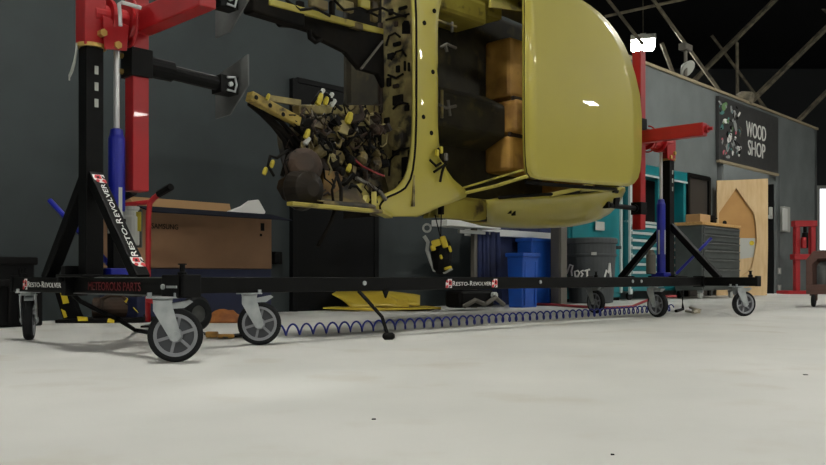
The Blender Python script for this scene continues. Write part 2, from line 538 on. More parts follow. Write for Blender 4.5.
for s0, lab in ((0.0, 'left'), (S_R, 'right')):
    sgn = 1 if s0 == 0 else -1
    HB = 0.81 if s0 == 0 else 0.755
    cb = rpart('cross_beam', MB().box(P(s0, 0, ZB), (WB, 2 * HB, TH), AX), M_BLACK)
    if s0 == 0:
        rpart('highlight_strip', MB().box(P(-0.033, 0.33, ZB - TH / 2 + 0.001), (0.008, 0.84, 0.006), AX), M_PLATE, cb, 0)  # flange lip; its pale tone also paints in the beam's edge highlights
        rpart('highlight_strip', MB().box(P(-0.033, 0.42, ZB + TH / 2 - 0.001), (0.006, 0.62, 0.004), AX), M_PLATE, cb, 0)
        rpart('end_bracket', MB().box(P(0.0, 0.74, ZB + 0.002), (WB + 0.02, 0.12, TH + 0.014), AX), M_BLACK, cb)
        rpart('bracket_bar', MB().box(P(-0.043, 0.76, ZB), (0.006, 0.07, 0.009), AX), M_ZINC, cb, 0)
        rpart('bracket_bolt', MB().cyl(P(-0.04, 0.70, ZB), P(-0.05, 0.70, ZB), 0.01, 6), M_ZINC, cb, 0)
    mbb = MB()
    for t in (-HB - .01, HB + .01): mbb.box(P(s0, t, ZB + .004), (WB + .012, 0.02, TH + 0.012), AX)
    rpart('beam_cap', mbb, M_BLKPLA, cb)
    mbb = MB()
    for t in (-HB + .05, HB - .05): mbb.lathe([(0.018, 0), (0.018, 0.018), (0.01, 0.02), (0.01, 0.045), (0.016, 0.046), (0.016, 0.05)], P(s0, t, ZB + TH / 2), UP, 10)
    rpart('beam_bolt', mbb, M_BLKPLA, cb, 0)
    rpart('foot_plate', MB().box(P(s0, 0, ZB + TH / 2 + 0.006), (0.2, 0.26, 0.012), AX), M_BLACK)
    rpart('post', MB().box(P(s0, 0, ZB + TH / 2 + 0.62), (0.078, 0.078, 1.24), AX), M_BLACK)
    mbs = MB()
    for k in range(3): mbs.box(P(s0 + 0.006, 0.0395, 1.05 + 0.07 * k), (0.016, 0.004, 0.035), AX)
    rpart('post_slot', mbs, M_GREYP, ROT, 0)
    for t in (-1, 1):
        br = rpart('brace', MB().beam(P(s0, t * 0.03, 0.74), P(s0, t * 0.45, 0.30), 0.058, 0.05, D), M_BLACK)
    # brace on the far side of the post towards the car
    rpart('sleeve', MB().box(P(s0, 0, 1.43), (0.096, 0.096, 0.28), AX), M_RED, bevel=0.006)
    rpart('sleeve_collar', MB().lathe([(0.062, -0.008), (0.062, 0.008), (0.045, 0.008), (0.045, -0.008)], P(s0, 0, 1.295), UP, 20, True), M_BRASS, bevel=0)
    rpart('pin_plate', MB().prism([P(s0 + sgn * 0.02, 0.058, 1.42), P(s0 + sgn * 0.14, 0.058, 1.40), P(s0 + sgn * 0.13, 0.058, 1.29), P(s0 + sgn * 0.03, 0.058, 1.28)], Cc * 0.012), M_RED)
    mbb = MB()
    for (ds, z) in ((0.02, 1.345), (0.085, 1.305)):
        mbb.cyl(P(s0 + sgn * ds, 0.05, z), P(s0 + sgn * ds, 0.082, z), 0.017, 6)
    rpart('bolt', mbb, M_BRASS, bevel=0)
    # pivot tube and rotating head
    hs = 0.21 if s0 == 0 else S_R - 0.47
    rpart('pivot_tube', MB().cyl(P(s0, 0, 1.43), P(hs, 0, 1.43), 0.055, 20), M_RED, bevel=0)
    dm = MB()
    for ds in (0.35, 0.75):
        sx = s0 + (hs - s0) * ds
        dm.lathe([(0.055, -0.008), (0.085, -0.008), (0.085, 0.008), (0.055, 0.008)], P(sx, 0, 1.43), D, 20, True)
    rpart('pivot_flange', dm, M_RED, bevel=0)
    rpart('head_bar', MB().box(P(hs, 0, 1.405), (0.078, 0.078, 1.43), AX), M_RED, bevel=0.006)
    rpart('balance_arm', MB().box(P(hs, 0.32 if s0 == 0 else 0.30, 1.43), (0.078, 0.54 if s0 == 0 else 0.52, 0.10), AX), M_RED, bevel=0.006)
    if s0: rpart('arm_screw', MB().cyl(P(hs, 0.555, 1.43), P(hs, 0.585, 1.43), 0.03, 10).cyl(P(hs, 0.58, 1.43), P(hs, 0.62, 1.43), 0.014, 8), M_RED, bevel=0)
    ring = [P(hs - sgn * 0.06, 0.05 + 0.075 * math.cos(a_), 1.42 + 0.105 * math.sin(a_)) for a_ in [i * math.pi / 10 for i in range(-9, 6)]]
    rpart('pivot_strap', MB().tube(ring, 0.006, 6), M_REDD, bevel=0)
    if s0 == 0:
        arms = [(1.257, 1.235), (1.66, 1.645)]
        send = 0.735
    else:
        arms = [(0.86, 0.86), (1.53, 1.53)]
        send = S_R - 0.95
    for z0_, z1_ in arms:
        rpart('arm_clamp', MB().box(P(hs, 0, z0_), (0.104, 0.104, 0.125) if s0 == 0 else (0.094, 0.094, 0.1), AX), M_BLACK)
        mbb = MB()
        for dz in (-0.035, 0.035):
            mbb.cyl(P(hs - sgn * 0.05, -0.03, z0_ + dz), P(hs - sgn * 0.08, -0.03, z0_ + dz), 0.013, 6)
        rpart('bolt', mbb, M_BRASS, bevel=0)
        rpart('arm_tube', MB().cyl(P(hs + sgn * 0.05, 0, z0_), P(send - sgn * 0.04, 0, z1_), 0.034 if s0 == 0 else 0.02, 16).cyl(P(hs + sgn * 0.05, 0, z0_), P(hs + sgn * (0.17 if s0 == 0 else 0.07), 0, z0_ - .003), 0.047 if s0 == 0 else 0.03, 16), M_BLACK, bevel=0)
        if s0 == 0:
            pl = [(-0.2, 0.09), (0.09, 0.15), (0.09, 0.0), (-0.07, -0.12), (-0.2, -0.125)]
            pb = rpart('mount_plate', MB().prism([P(send, t, z1_ + dz) for t, dz in pl], D * 0.008), M_PLATE, bevel=0)
        else:
            pb = rpart('arm_end', MB().box(P(send, 0, z1_), (0.03, 0.05, 0.05), AX), M_BLACK, bevel=0)
        if s0: continue
        c0 = P(send - sgn * 0.07, 0.0, z1_)
        rpart('clevis', MB().box(c0, (0.1, 0.085, 0.085), AX), M_BLACK, pb)
        hk = [c0 + Cc * 0.05 + D * (-0.02) + UP * 0.03, c0 + Cc * 0.055 + D * 0.02 + UP * 0.035, c0 + Cc * 0.055 + D * 0.03, c0 + Cc * 0.055 + D * 0.02 - UP * 0.035, c0 + Cc * 0.05 + D * (-0.02) - UP * 0.03]
        rpart('lock_pin', MB().tube(hk, 0.006, 6).cyl(c0 + Cc * 0.04, c0 + Cc * 0.056, 0.012, 8), M_ZINC, pb, 0)
    # hydraulic jack between post and head
    js = s0 + sgn * 0.115
    jk = rpart('jack', MB().lathe([(0.02, 0.28 if s0 == 0 else 0), (0.034, 0.282 if s0 == 0 else 0.002), (0.036, 0.29 if s0 == 0 else 0.01), (0.036, 0.60), (0.03, 0.615), (0.026, 0.64), (0.0165, 0.645)], P(js, 0, 0.315), UP, 20), M_BLUE, bevel=0, smooth=False)
    if s0 == 0:
        rpart('jack_pedestal', MB().box(P(js, 0, 0.44), (0.06, 0.06, 0.25), AX), M_BLACK, jk)
        rpart('jack_collar', MB().cyl(P(js, 0, 0.565), P(js, 0, 0.597), 0.03, 16), M_CHROME, jk, 0)
    rpart('piston_rod', MB().cyl(P(js, 0, 0.94), P(js, 0, 1.39), 0.0135, 14), M_CHROME, jk, 0)
    rpart('jack_fork', MB().box(P(js, 0, 1.375), (0.05, 0.07, 0.05), AX), M_RED, jk)
    rpart('jack_foot', MB().box(P(js, 0, 0.33), (0.11, 0.12, 0.035), AX), M_BLUE, jk)
    rpart('jack_stripe', MB().box(P(js - 0.0365, 0.0, 0.60), (0.002, 0.016, 0.20), (D, Cc, UP)).box(P(js, 0.0365, 0.60), (0.016, 0.002, 0.20), AX), M_GREYP, jk, 0)
    hb = P(js, -0.06, 0.36) if s0 == 0 else U(676, 274, 7.05)
    he = V((-1.708, 4.0, 0.67)) if s0 == 0 else U(711.5, 238, 7.0)
    rpart('jack_handle', MB().cyl(hb, he, 0.0125, 10), M_BLUE, jk, 0)
    pu = U(131, 226, 3.95) if s0 == 0 else U(651, 262, 7.0)
    if s0 == 0:
        pmp = rpart('jack_pump', MB().lathe([(0.034, -0.09), (0.038, -0.085), (0.038, 0.04), (0.03, 0.05), (0.03, 0.07), (0.038, 0.075), (0.038, 0.09)], pu, UP, 16), M_GREYP, jk, 0)
        rpart('pump_label', MB().box(pu + V((0.04, -0.012, 0.02)), (0.022, 0.006, 0.09)), M_WIREY, pmp, 0)
        rpart('pump_bracket', MB().box(pu + V((-0.005, 0.02, -0.01)), (0.1, 0.02, 0.18)), M_TOOLC, pmp)
    else:
        pmp = rpart('jack_pump', MB().lathe([(0.035, -0.1), (0.04, -0.09), (0.04, 0.06), (0.03, 0.075), (0.02, 0.1)], pu, UP, 14), M_GREYB, jk, 0)
    # link chain at the front sleeve
    if s0 == 0:
        ch = [P(-0.06, 0.0, 1.30), P(-0.062, -0.004, 1.26), P(-0.066, -0.014, 1.22), P(-0.07, -0.03, 1.185), P(-0.072, -0.05, 1.165), P(-0.07, -0.055, 1.15)]
        mbc = MB()
        for a_, b_ in zip(ch, ch[1:]): mbc.beam(a_, b_, 0.006, 0.012)
        rpart('pin_chain', mbc, M_GREYP, ROT, 0)
        ck = [U(120, 14, 3.55), U(119, 4, 3.55), U(122, 2.5, 3.55), U(128, 4, 3.57), U(141, 8, 3.6)]
        rpart('crank_handle', MB().tube([U(120.5, 26, 3.55)] + ck, 0.0085, 8), M_CHROME, ROT, 0)

rail = rpart('side_rail', MB().box(P(S_R / 2, 0.30, ZB), (S_R - WB, WB, TH), AX), M_BLACK)
rpart('side_rail', MB().box(P(S_R / 2, -0.34, ZB), (S_R - WB, WB, TH), AX), M_BLACK)
mb = MB()
for s in (1.27, 2.75, 3.86, 3.98): mb.cyl(P(s, 0.33, ZB + 0.005), P(s, 0.337, ZB + 0.005), 0.012, 8)
rpart('rail_bolt', mb, M_ZINC, rail, 0)
mb = MB()
for t0 in (0.30, -0.34):
    for s in (0.045, S_R - 0.045): mb.box(P(s, t0, ZB), (0.03, 0.09, 0.09), AX)
rpart('rail_flange', mb, M_BLACK, rail)
# clamp beside the front post
mb = MB().box(P(-0.02, -0.12, ZB + 0.02), (0.1, 0.05, 0.13), AX)
mb.cyl(P(-0.07, -0.12, ZB + 0.03), P(-0.095, -0.12, ZB + 0.03), 0.018, 8)
rpart('beam_clamp', mb, M_BLKPLA)

def emblem(centre, ex, ey, size, parent):
    ez = V(ex).cross(V(ey))
    c = V(centre)
    def q(x, y): return c + V(ex) * x * size + V(ey) * y * size
    o = rpart('sticker_emblem', MB().prism([q(-.5, -.5), q(.5, -.5), q(.5, .5), q(-.1, .5), q(-.5, 0.1)], ez * 0.001), M_SIGNW, parent, 0)
    rr = MB()
    rr.prism([q(-.05, -.2), q(.45, -.2), q(.45, .28), q(.1, .42), q(-.05, .2)], ez * 0.0018)
    rr.prism([q(-.5, -.5), q(-.2, -.5), q(-.05, -.3), q(-.3, -.1), q(-.5, -.3)], ez * 0.0018)
    rr.lathe([(0.001, 0), (0.16 * size, 0.0004), (0.16 * size, 0.0022)], q(-.28, .22), ez, 10)
    rpart('emblem_mark', rr, M_INKR, parent, 0)
    bb = MB().prism([q(.05, -.05), q(.3, 0), q(.22, .22), q(.02, .2)], ez * 0.0025)
    bb.prism([q(-.12, -.5), q(.02, -.5), q(.4, -.28), q(.1, -.26)], ez * 0.0025)
    rpart('emblem_mark', bb, M_INKB, parent, 0)

def sticker(centre, ex, ey, length, height, size=0.9):
    ex, ey = V(ex).normalized(), V(ey).normalized()
    ez = ex.cross(ey)
    c = V(centre)
    st = rpart('sticker', MB().box(c, (length, height, 0.001), (ex, ey, ez)), M_INKB, ROT, 0)
    es = height * 1.0
    for k in (-1, 1): emblem(c + ex * k * (length / 2 - es * 0.5) + ez * 0.0006, ex, ey, es, st)
    tw = length - 2.3 * es
    th = height * 0.52
    # small capitals: tall R and R, smaller rest
    words('sticker_text', 'R', c - ex * (tw * 0.465) + ez * 0.001, ex, ey, tw * 0.07, th, M_SIGNW, st)
    words('sticker_text', 'ESTO-', c - ex * (tw * 0.25) + ez * 0.001 - ey * th * 0.1, ex, ey, tw * 0.33, th * 0.8, M_SIGNW, st)
    words('sticker_text', 'R', c - ex * (tw * 0.025) + ez * 0.001, ex, ey, tw * 0.07, th, M_SIGNW, st)
    words('sticker_text', 'EVOLVER', c + ex * (tw * 0.265) + ez * 0.001 - ey * th * 0.1, ex, ey, tw * 0.47, th * 0.8, M_SIGNW, st)
sticker(P(-0.0325, -0.42, ZB + 0.002), Cc, UP, 0.50, 0.052)
sticker(P(2.10, 0.3325, ZB), D, UP, 0.45, 0.05)
bd = (P(0, 0.03, 0.74) - P(0, 0.45, 0.30)).normalized()       # up the near brace
bn = D.cross(bd).normalized()
if bn.dot(Cc) < 0: bn = -bn
sticker((P(0, 0.03, 0.74) * 0.52 + P(0, 0.45, 0.30) * 0.48) + bn * 0.0255, bd, bn.cross(bd), 0.54, 0.05)
words('stencil', 'METEOROUS PARTS', P(-0.0325, 0.275, ZB - 0.002), Cc, UP, 0.46, 0.034, M_INKDR, ROT)

# casters
def mk_caster():
    R, w = 0.0985, 0.022
    tire = MB().lathe([(0.078, -w), (0.088, -w), (R - 0.003, -w * 0.75), (R, -w * 0.35), (R, w * 0.35), (R - 0.003, w * 0.75), (0.088, w), (0.078, w)], (0, 0, 0), (0, 1, 0), 40, True)
    rim = MB().lathe([(0.066, -w * 0.9), (0.079, -w * 0.95), (0.079, w * 0.95), (0.066, w * 0.9)], (0, 0, 0), (0, 1, 0), 36, True)
    rim.lathe([(0.012, -w * 1.1), (0.026, -w * 1.05), (0.026, w * 1.05), (0.012, w * 1.1)], (0, 0, 0), (0, 1, 0), 18, True)
    for k in range(6):
        a_ = k * math.pi / 3 + 0.3
        dr = V((math.cos(a_), 0, math.sin(a_)))
        rim.box(dr * 0.046, (0.046, w * 1.1, 0.011), (dr, V((0, 1, 0)), dr.cross(V((0, 1, 0)))))
    web = MB().lathe([(0.02, -0.004), (0.068, -0.004), (0.068, 0.004), (0.02, 0.004)], (0, 0, 0), (0, 1, 0), 30, True)
    zt = 0.239 - R
    fork = MB()
    for sy in (-1, 1):
        fork.prism([(-0.02, sy * 0.032, -0.012), (-0.008, sy * 0.032, -0.022), (0.008, sy * 0.032, -0.02), (0.02, sy * 0.032, -0.004),
                    (-0.012, sy * 0.032, zt - 0.03), (-0.012, sy * 0.032, zt - 0.018), (-0.078, sy * 0.032, zt - 0.018), (-0.078, sy * 0.032, zt - 0.05)], (0, sy * 0.004, 0))
    fork.box((-0.045, 0, zt - 0.016), (0.068, 0.076, 0.006))
    fork.lathe([(0.03, 0), (0.036, 0.003), (0.036, 0.009), (0.028, 0.012)], (-0.045, 0, zt - 0.014), (0, 0, 1), 18)
    axle = MB().cyl((0, -0.042, 0), (0, 0.042, 0), 0.009, 6).lathe([(0.015, 0), (0.015, 0.004)], (0, 0.036, 0), (0, 1, 0), 12).lathe([(0.015, 0), (0.015, 0.004)], (0, -0.04, 0), (0, 1, 0), 12)
    plate = MB().box((-0.045, 0, zt - 0.003), (0.115, 0.10, 0.006))
    for sx in (-1, 1):
        for sy in (-1, 1): plate.cyl((-0.045 + sx * 0.046, sy * 0.04, zt), (-0.045 + sx * 0.046, sy * 0.04, zt + 0.014), 0.008, 6)
    brake = MB().prism([(-0.03, -0.02, zt - 0.028), (0.05, -0.02, zt - 0.012), (0.062, -0.02, zt - 0.02), (0.03, -0.02, zt - 0.042), (-0.03, -0.02, zt - 0.045)], (0, 0.04, 0))
    return [('tire', mesh_of(tire, 'tire', M_RUB)), ('wheel_rim', mesh_of(rim, 'wheel_rim', M_RIM)), ('wheel_web', mesh_of(web, 'wheel_web', mat('dark_grey_core', (70, 72, 76), 0.6))),
            ('axle', mesh_of(axle, 'axle', M_ZINC)), ('swivel_plate', mesh_of(plate, 'swivel_plate', M_ZINC)), ('brake_pedal', mesh_of(brake, 'brake_pedal', M_ZINC))], mesh_of(fork, 'caster', M_ZINC)
cparts, cfork = mk_caster()
def caster(x, y, rotz):
    o = link('caster', cfork, ROT, V((x, y, 0.0985)) - wloc(ROT), rotz)
    for n, me in cparts: link(n, me, o)
    return o
R_ = math.radians
caster(-0.866, 3.10, R_(16))
caster(-1.892, 4.19, R_(108))
caster(-0.70, 3.875, R_(10))
caster(1.55, 7.2, R_(-60))
caster(1.885, 6.55, R_(-62))
caster(2.615, 6.72, R_(14))

# ------------------------------------------------------------------ yellow car body on its side
CAR = thing('car', P(2.6, 0, 0.66), 'stripped yellow car body shell turned on its side, roof facing the camera', 'car')
ZC = 1.50
def mz(z): return 2 * ZC - z
def cpart(name, mb, m, parent=CAR, **k): return part(name, mb, m, parent, **k)
def lerp(a, b, f): return a + (b - a) * f
def interp(tab, x):
    for (x0, *a), (x1, *b) in zip(tab, tab[1:]):
        if x0 <= x <= x1:
            f = (x - x0) / (x1 - x0) if x1 > x0 else 0
            return [lerp(p, q, f) for p, q in zip(a, b)]
    return list(tab[-1][1:]) if x > tab[-1][0] else list(tab[0][1:])

# roof panel: rows of (v, left u, right u); crown falls away to the sides and the rear
def roof_t(s, z): return 0.46 - 0.022 * ((z - ZC) / 0.56) ** 2 - 0.02 * max(0, (s - 2.44) / 1.2) ** 2
def on_roof(u, v):
    t = 0.45
    for _ in range(8):
        s, _t, z = cp(u, v, t)
        t = roof_t(s, z)
    return P(s, t, z)
roof_rows = [(-19, 534, 540), (-17, 527, 552), (-12, 525.5, 563), (-6, 525.2, 573), (0, 525, 581), (6, 525, 590), (13, 525, 599), (22, 525, 608), (33, 525, 616.5),
             (46, 525, 624), (60, 525, 630), (76, 525, 635), (94, 525, 639), (115, 525, 641), (140, 525.3, 641.2), (158, 525.8, 640.5), (168, 526.5, 639.5), (175, 527.5, 637.5), (179.5, 530, 634), (182, 538, 629)]
rows = []
for v, a_, b_ in roof_rows:
    r = []
    for k in range(13):
        f = k / 12
        # lower edge slopes down to the right
        dv = (7.0 * f - 3.5) * max(0, (v - 120) / 62) ** 1.5
        r.append(on_roof(lerp(a_ + 2.5, b_, f), v + dv))
    rows.append(r)
roof = cpart('roof', MB().grid(rows), M_YEL, smooth=True, solid=0.012)
# turned-down rim around the roof (drip rail)
bnd = [r[0] for r in rows] + rows[-1][1:] + [r[-1] for r in reversed(rows)][1:] + list(reversed(rows[0]))[1:-1]
rim = [[p for p in bnd + bnd[:1]], [p - Cc * 0.035 for p in bnd + bnd[:1]], ]
cpart('drip_rail', MB().grid(rim), M_YEL, smooth=True, solid=0.01)
# cabin top behind the roof panel: rear window surround sloping to the tail
mb = MB()
tail = []
for (z_) in [0.98, 1.05, 1.15, 1.3, ZC, mz(1.3), mz(1.15), mz(1.05), mz(0.98)]:
    e_ = ((z_ - ZC) / 0.75) ** 2
    tail.append([P(3.74 - 0.12 * e_, 0.36 - 0.28 * e_, lerp(z_, ZC, 0.22)), P(4.0, 0.18 - 0.12 * e_, lerp(z_, ZC, .08)), P(4.22, 0.06 - 0.1 * e_, lerp(z_, ZC, 0.03)), P(4.4 - 0.1 * e_, -0.02 - 0.1 * e_, lerp(z_, ZC, .04)), P(4.42 - 0.12 * e_, -0.5, lerp(z_, ZC, .05))])
cpart('rear_deck', mb.grid(tail), M_YEL, smooth=True, solid=0.01)

# cowl panel: rows of (v, left u, right u)
cowl_tab = [(-20, 412.5, 438), (60, 412.3, 437.5), (110, 412.3, 437), (130, 412, 437), (145, 411, 438.5), (158, 409.5, 441), (170, 407, 446), (180, 403, 453), (188, 396, 463), (192.5, 388, 467), (197, 376, 465), (201, 371, 456), (206, 370, 441), (210, 372, 432), (214, 376, 424), (216.5, 384, 416)]
def cowl_t(z): return 0.07 - 0.05 * max(0, (ZC - z) / 0.8) ** 3
def on_cowl(u, v, crown=0):
    t = 0.05
    for _ in range(6):
        s, _t, z = cp(u, v, t)
        t = cowl_t(z) + crown
    return (s, t, z)
crow = []
vv = list(range(-20, 140, 16)) + list(range(140, 216, 3)) + [216.5]
for v in vv:
    a_, b_ = interp(cowl_tab, v)
    crow.append([on_cowl(lerp(a_, b_, k / 8), v, 0.008 * (1 - (2 * k / 8 - 1) ** 2)) for k in range(9)])
low = [[P(*q) for q in r] for r in crow]
high = [[P(s, t, mz(z)) for s, t, z in r] for r in reversed(crow)]
# join at the middle: the lower rows reach z of about 2, the mirrored ones start there; keep rows below the centre only
low = [[P(*q) for q in r] for r in crow if r[0][2] <= ZC]
high = [[P(s, t, mz(z)) for s, t, z in r] for r in reversed(crow) if r[0][2] <= ZC]
cowl = cpart('cowl', MB().grid(list(reversed(low)) [::-1][0:0] + list(high) + list(low)) if False else MB().grid([r for r in reversed(high)][::-1] + low), M_YEL, smooth=True, solid=0.012)
edge = [r[1] + Cc * 0.008 for r in low]
edge_h = [r[1] + Cc * 0.008 for r in high]
cpart('cowl_seam', MB().tube(edge_h + edge, 0.0065, 6), M_GRIME)
for u, v in ((424, 23), (434, 11), (432.5, 72), (423, 117), (431, 133)):
    q_ = P(*on_cowl(u, v, 0.010))
    cpart('cowl_hole', MB().lathe([(0.008, 0), (0.014, 0.001), (0.014, 0.006), (0.007, 0.007)], q_ , Cc, 10), M_GRIME)
# wiring left at the screen pillar foot
for (pts_) in ([(430, 160), (436, 166), (441, 163)], [(438, 148), (441, 158), (444, 162)], [(434, 172), (440, 168), (446, 164)], [(440, 182), (442, 172), (447, 158)]):
    cpart('wire', MB().tube([P(*on_cowl(u, v, 0.04)) for u, v in pts_], 0.008, 6), M_GRIME)
for u, v in ((437, 153), (441, 150)):
    cpart('connector', MB().box(P(*on_cowl(u, v, 0.045)), (0.02, 0.02, 0.04), AX), M_WIREY, bevel=0.004)
cpart('connector', MB().box(P(*on_cowl(446, 157, 0.05)), (0.02, 0.02, 0.045), AX), M_GREYB, bevel=0.004)

# screen pillars and header
pa, pb_ = P(*on_cowl(465, 193, 0)), on_roof(527.5, 176)
def mirror(p):
    q_ = p.copy(); q_.z = mz(q_.z); return q_
for f in (lambda p: p, mirror):
    cpart('screen_pillar', MB().tube([f(pa), f(pa * 0.5 + pb_ * 0.5 + UP * -0.008), f(pb_)], 0.011, 8), M_YELD)
    cpart('screen_flange', MB().tube([f(pa + UP * .03 - Cc * .03), f(pb_ + UP * .04 - Cc * .03)], 0.007, 6), M_YELD)
hd = [r[0] - Cc * 0.02 for r in rows]
cpart('screen_header', MB().tube(hd, 0.007, 6), M_GRIME)

# firewall, toe board and tunnel mouth
SF = 1.90
def plate_s(s, pts, th=0.012): return MB().prism([CS(u, v, s) for u, v in pts], D * th)
cpart('firewall', MB().box(P(SF, -0.075, ZC), (0.014, 0.27, 1.56), AX), M_DIRTY2)
for z0_, z1_ in ((0.68, 1.33), (1.80, 2.23)):
    cpart('toe_board', MB().box(P(SF + 0.02, -0.38, (z0_ + z1_) / 2), (0.014, 0.42, z1_ - z0_), AX), M_GRIME)
cpart('tunnel_flange', MB().tube([P(SF - 0.01, -0.215, 1.30), P(SF - 0.01, -0.215, 1.84)], 0.018, 8).tube([P(SF, -0.58, 1.33), P(SF, -0.22, 1.33)], 0.016, 8), M_RUST)
# fittings on the firewall face (u, v, width, height in pixels)
def fw(u, v, dz=-0.006): return CS(u, v, SF + dz)
pk = 5.05 / F
hole = [fw(402.5, 34), fw(402.7, 24), fw(405, 20.5), fw(409, 21), fw(410.5, 25), fw(410.5, 34)]
cpart('vent_opening', MB().prism(hole, D * -0.006), M_INKB)
cpart('heater_cover', MB().lathe([(0.07, 0), (0.068, 0.025), (0.05, 0.035)], fw(398, 139, -0.01), -D, 18), M_DIRTY2)
for u, v, w_, h_, m_ in ((391, 56, 8, 6, M_INKB), (398, 69, 4, 7, M_INKB), (405, 66, 1.5, 10, M_GRIME), (409, 67, 1.5, 9, M_INKB), (397, 44, 9, 4, M_INKB), (387, 161, 8, 4, M_GRIME),
                         (391, 12, 5, 6, M_GRIME), (405, 167, 7, 20, M_INKB), (396, 152, 8, 7, M_INKB), (398, 100, 12, 10, M_GRIME), (387, 122, 6, 9, M_GRIME), (401, 183, 5, 4, M_RUST), (389, 82, 5, 9, M_GRIME),
                         (407, 108, 5, 6, M_GRIME), (396, 86, 7, 4, M_RUST), (403, 8, 10, 3, M_GRIME), (396, 24, 4, 5, M_RUST)):
    cpart('firewall_fitting', MB().box(fw(u, v, -0.012), (0.02, w_ * pk * 1.15, h_ * pk), AX), m_, bevel=0.006)
for pts_ in ([(386, 46), (389, 36), (395, 33), (400, 37)], [(391, 60), (396, 52), (402, 50), (406, 56)], [(388, 75), (396, 78), (403, 74)], [(386, 20), (396, 17), (409, 14)], [(393, 109), (400, 102), (408, 104)], [(389, 176), (390, 160), (398, 150), (409, 148)], [(409, 150), (408, 172), (406, 186)]):
    cpart('brake_line', MB().tube([fw(u, v, -0.02) for u, v in pts_], 0.007, 6), M_GRIME)

# inner fenders (one per side), rails along their tops
def apron(f):
    prof = [(0.215, 0.662), (0.215, 0.690), (0.14, 0.700), (0.06, 0.715), (-0.02, 0.75), (-0.09, 0.83), (-0.14, 0.93), (-0.17, 1.03), (-0.18, 1.12)]
    g = []
    for i in range(16):
        s = 1.10 + (SF - 0.06 - 1.10) * i / 15
        b = math.exp(-((s - 1.42) / 0.16) ** 2)
        row = []
        for j, (t, z) in enumerate(prof):
            w_ = math.exp(-((j - 4.6) / 1.8) ** 2)
            k_ = min(1, max(0, (s - 1.42) / 0.3)); k_ = k_ * k_ * (3 - 2 * k_)
            row.append(P(s, t - 0.30 * k_ * max(0, min(1, (t + .1) / .3)) + 0.10 * b * w_, f(z + 0.05 * b * w_)))
        g.append(row)
    return MB().grid(g)
lowf, upf = (lambda z: z), mz
cpart('inner_fender', apron(lowf), M_DIRTY, smooth=True, solid=0.008)
cpart('inner_fender', apron(upf), M_DIRTY, smooth=True, solid=0.008)
for f in (lowf, upf):
    cpart('fender_rail', MB().beam(P(0.9, 0.2, f(0.667)), P(1.5, 0.2, f(0.66)), 0.05, 0.02, Cc).beam(P(1.49, 0.2, f(0.66)), P(1.78, -0.03, f(0.66)), 0.05, 0.02, Cc), M_YELD, bevel=0.004)
    cpart('strut_tower', MB().lathe([(0.13, 0.0), (0.125, 0.06), (0.10, 0.1), (0.06, 0.115), (0.03, 0.115)], P(1.2, -0.08, f(0.88)), Cc, 22), M_RUST, smooth=False, bevel=0.006)
# lower front chassis leg, running back from the mount plate
M_LEG = mat('scuffed_yellow_leg', (172, 150, 68), 0.55, col2=(120, 100, 44), scale=9, col3=(34, 27, 15), scale3=11, lo3=0.48, hi3=0.6, bump=0.2)
cl = cpart('chassis_leg', MB().beam(CP(249, 96, 0.03), CP(298, 122, 0.0), 0.05, 0.05, Cc), M_LEG, bevel=0.006)
cpart('chassis_leg', MB().beam(CP(296, 110, -0.02), CS(378, 110, SF), 0.05, 0.05, Cc), M_DIRTY2, bevel=0.006)
cpart('leg_gusset', MB().beam(CP(268, 98, 0.0), CP(300, 103, 0.0), 0.02, 0.03, Cc), M_DIRTY2)
for u, v in ((256, 99), (270, 107), (283, 116)):
    cpart('leg_hole', MB().lathe([(0.011, 0), (0.012, 0.003), (0.006, 0.004)], CP(u, v - 1.5, 0.058), Cc, 8), M_INKB)
# front panel (radiator support) hanging in grime
cpart('radiator_support', MB().prism([CS(u, v, 1.2) for u, v in [(286, 150), (294, 138), (306, 130), (312, 146), (316, 190), (304, 206), (292, 206), (282, 199), (276, 188), (278, 180), (285, 176)]], D * 0.03), mat('grimy_panel', (16, 14, 11), 0.75, col2=(52, 40, 24), scale=9, detail=6, bump=0.4), bevel=0.006)
for pts_, w_ in (([(250, 102), (262, 112), (274, 124), (288, 138), (298, 152)], 0.022), ([(262, 108), (280, 120), (294, 136), (306, 150)], 0.012), ([(270, 122), (284, 140), (288, 156), (282, 176)], 0.012), ([(284, 110), (296, 128), (312, 142)], 0.014)):
    cpart('stay_rod', MB().tube([CP(u, v, -0.04) for u, v in pts_], w_, 7), M_GRIME, smooth=True)
cpart('horn_cover', MB().lathe([(0.09, 0.0), (0.10, 0.02), (0.085, 0.07), (0.05, 0.09)], CP(303, 168, 0.05), (Cc * .8 - D * .5 + UP * .2), 18), M_RUST, bevel=0.004)
cpart('horn_bowl', MB().lathe([(0.105, 0.0), (0.11, 0.02), (0.09, 0.09), (0.04, 0.12), (0.02, 0.12)], CP(299, 190, 0.06), Cc, 20), mat('dull_black_bowl', (20, 18, 16), 0.5, col2=(36, 30, 22), scale=7), bevel=0.004)
cpart('battery_tray', MB().prism([CP(u, v, 0.06) for u, v in [(324, 170), (342, 172), (346, 204), (322, 205)]], -Cc * 0.03), mat('tan_grime', (138, 106, 48), 0.65, col2=(84, 60, 28), scale=8, bump=0.2), bevel=0.004)
cpart('battery_tray', MB().prism([CP(u, v, 0.05) for u, v in [(348, 186), (366, 182), (372, 206), (347, 206)]], -Cc * 0.03), M_YELD, bevel=0.004)
fr = [CS(u, v, SF - 0.1) for u, v in [(347, 124), (366, 124), (370, 132), (371, 156), (366, 160), (350, 158), (346, 150), (347, 124)]]
cpart('pedal_box_flange', MB().tube(fr, 0.012, 6), M_DIRTY2)
cpart('steering_brace', MB().cyl(CS(356, 127, SF - .05), CS(371, 158, SF - .05), 0.007, 6), M_GREYB)
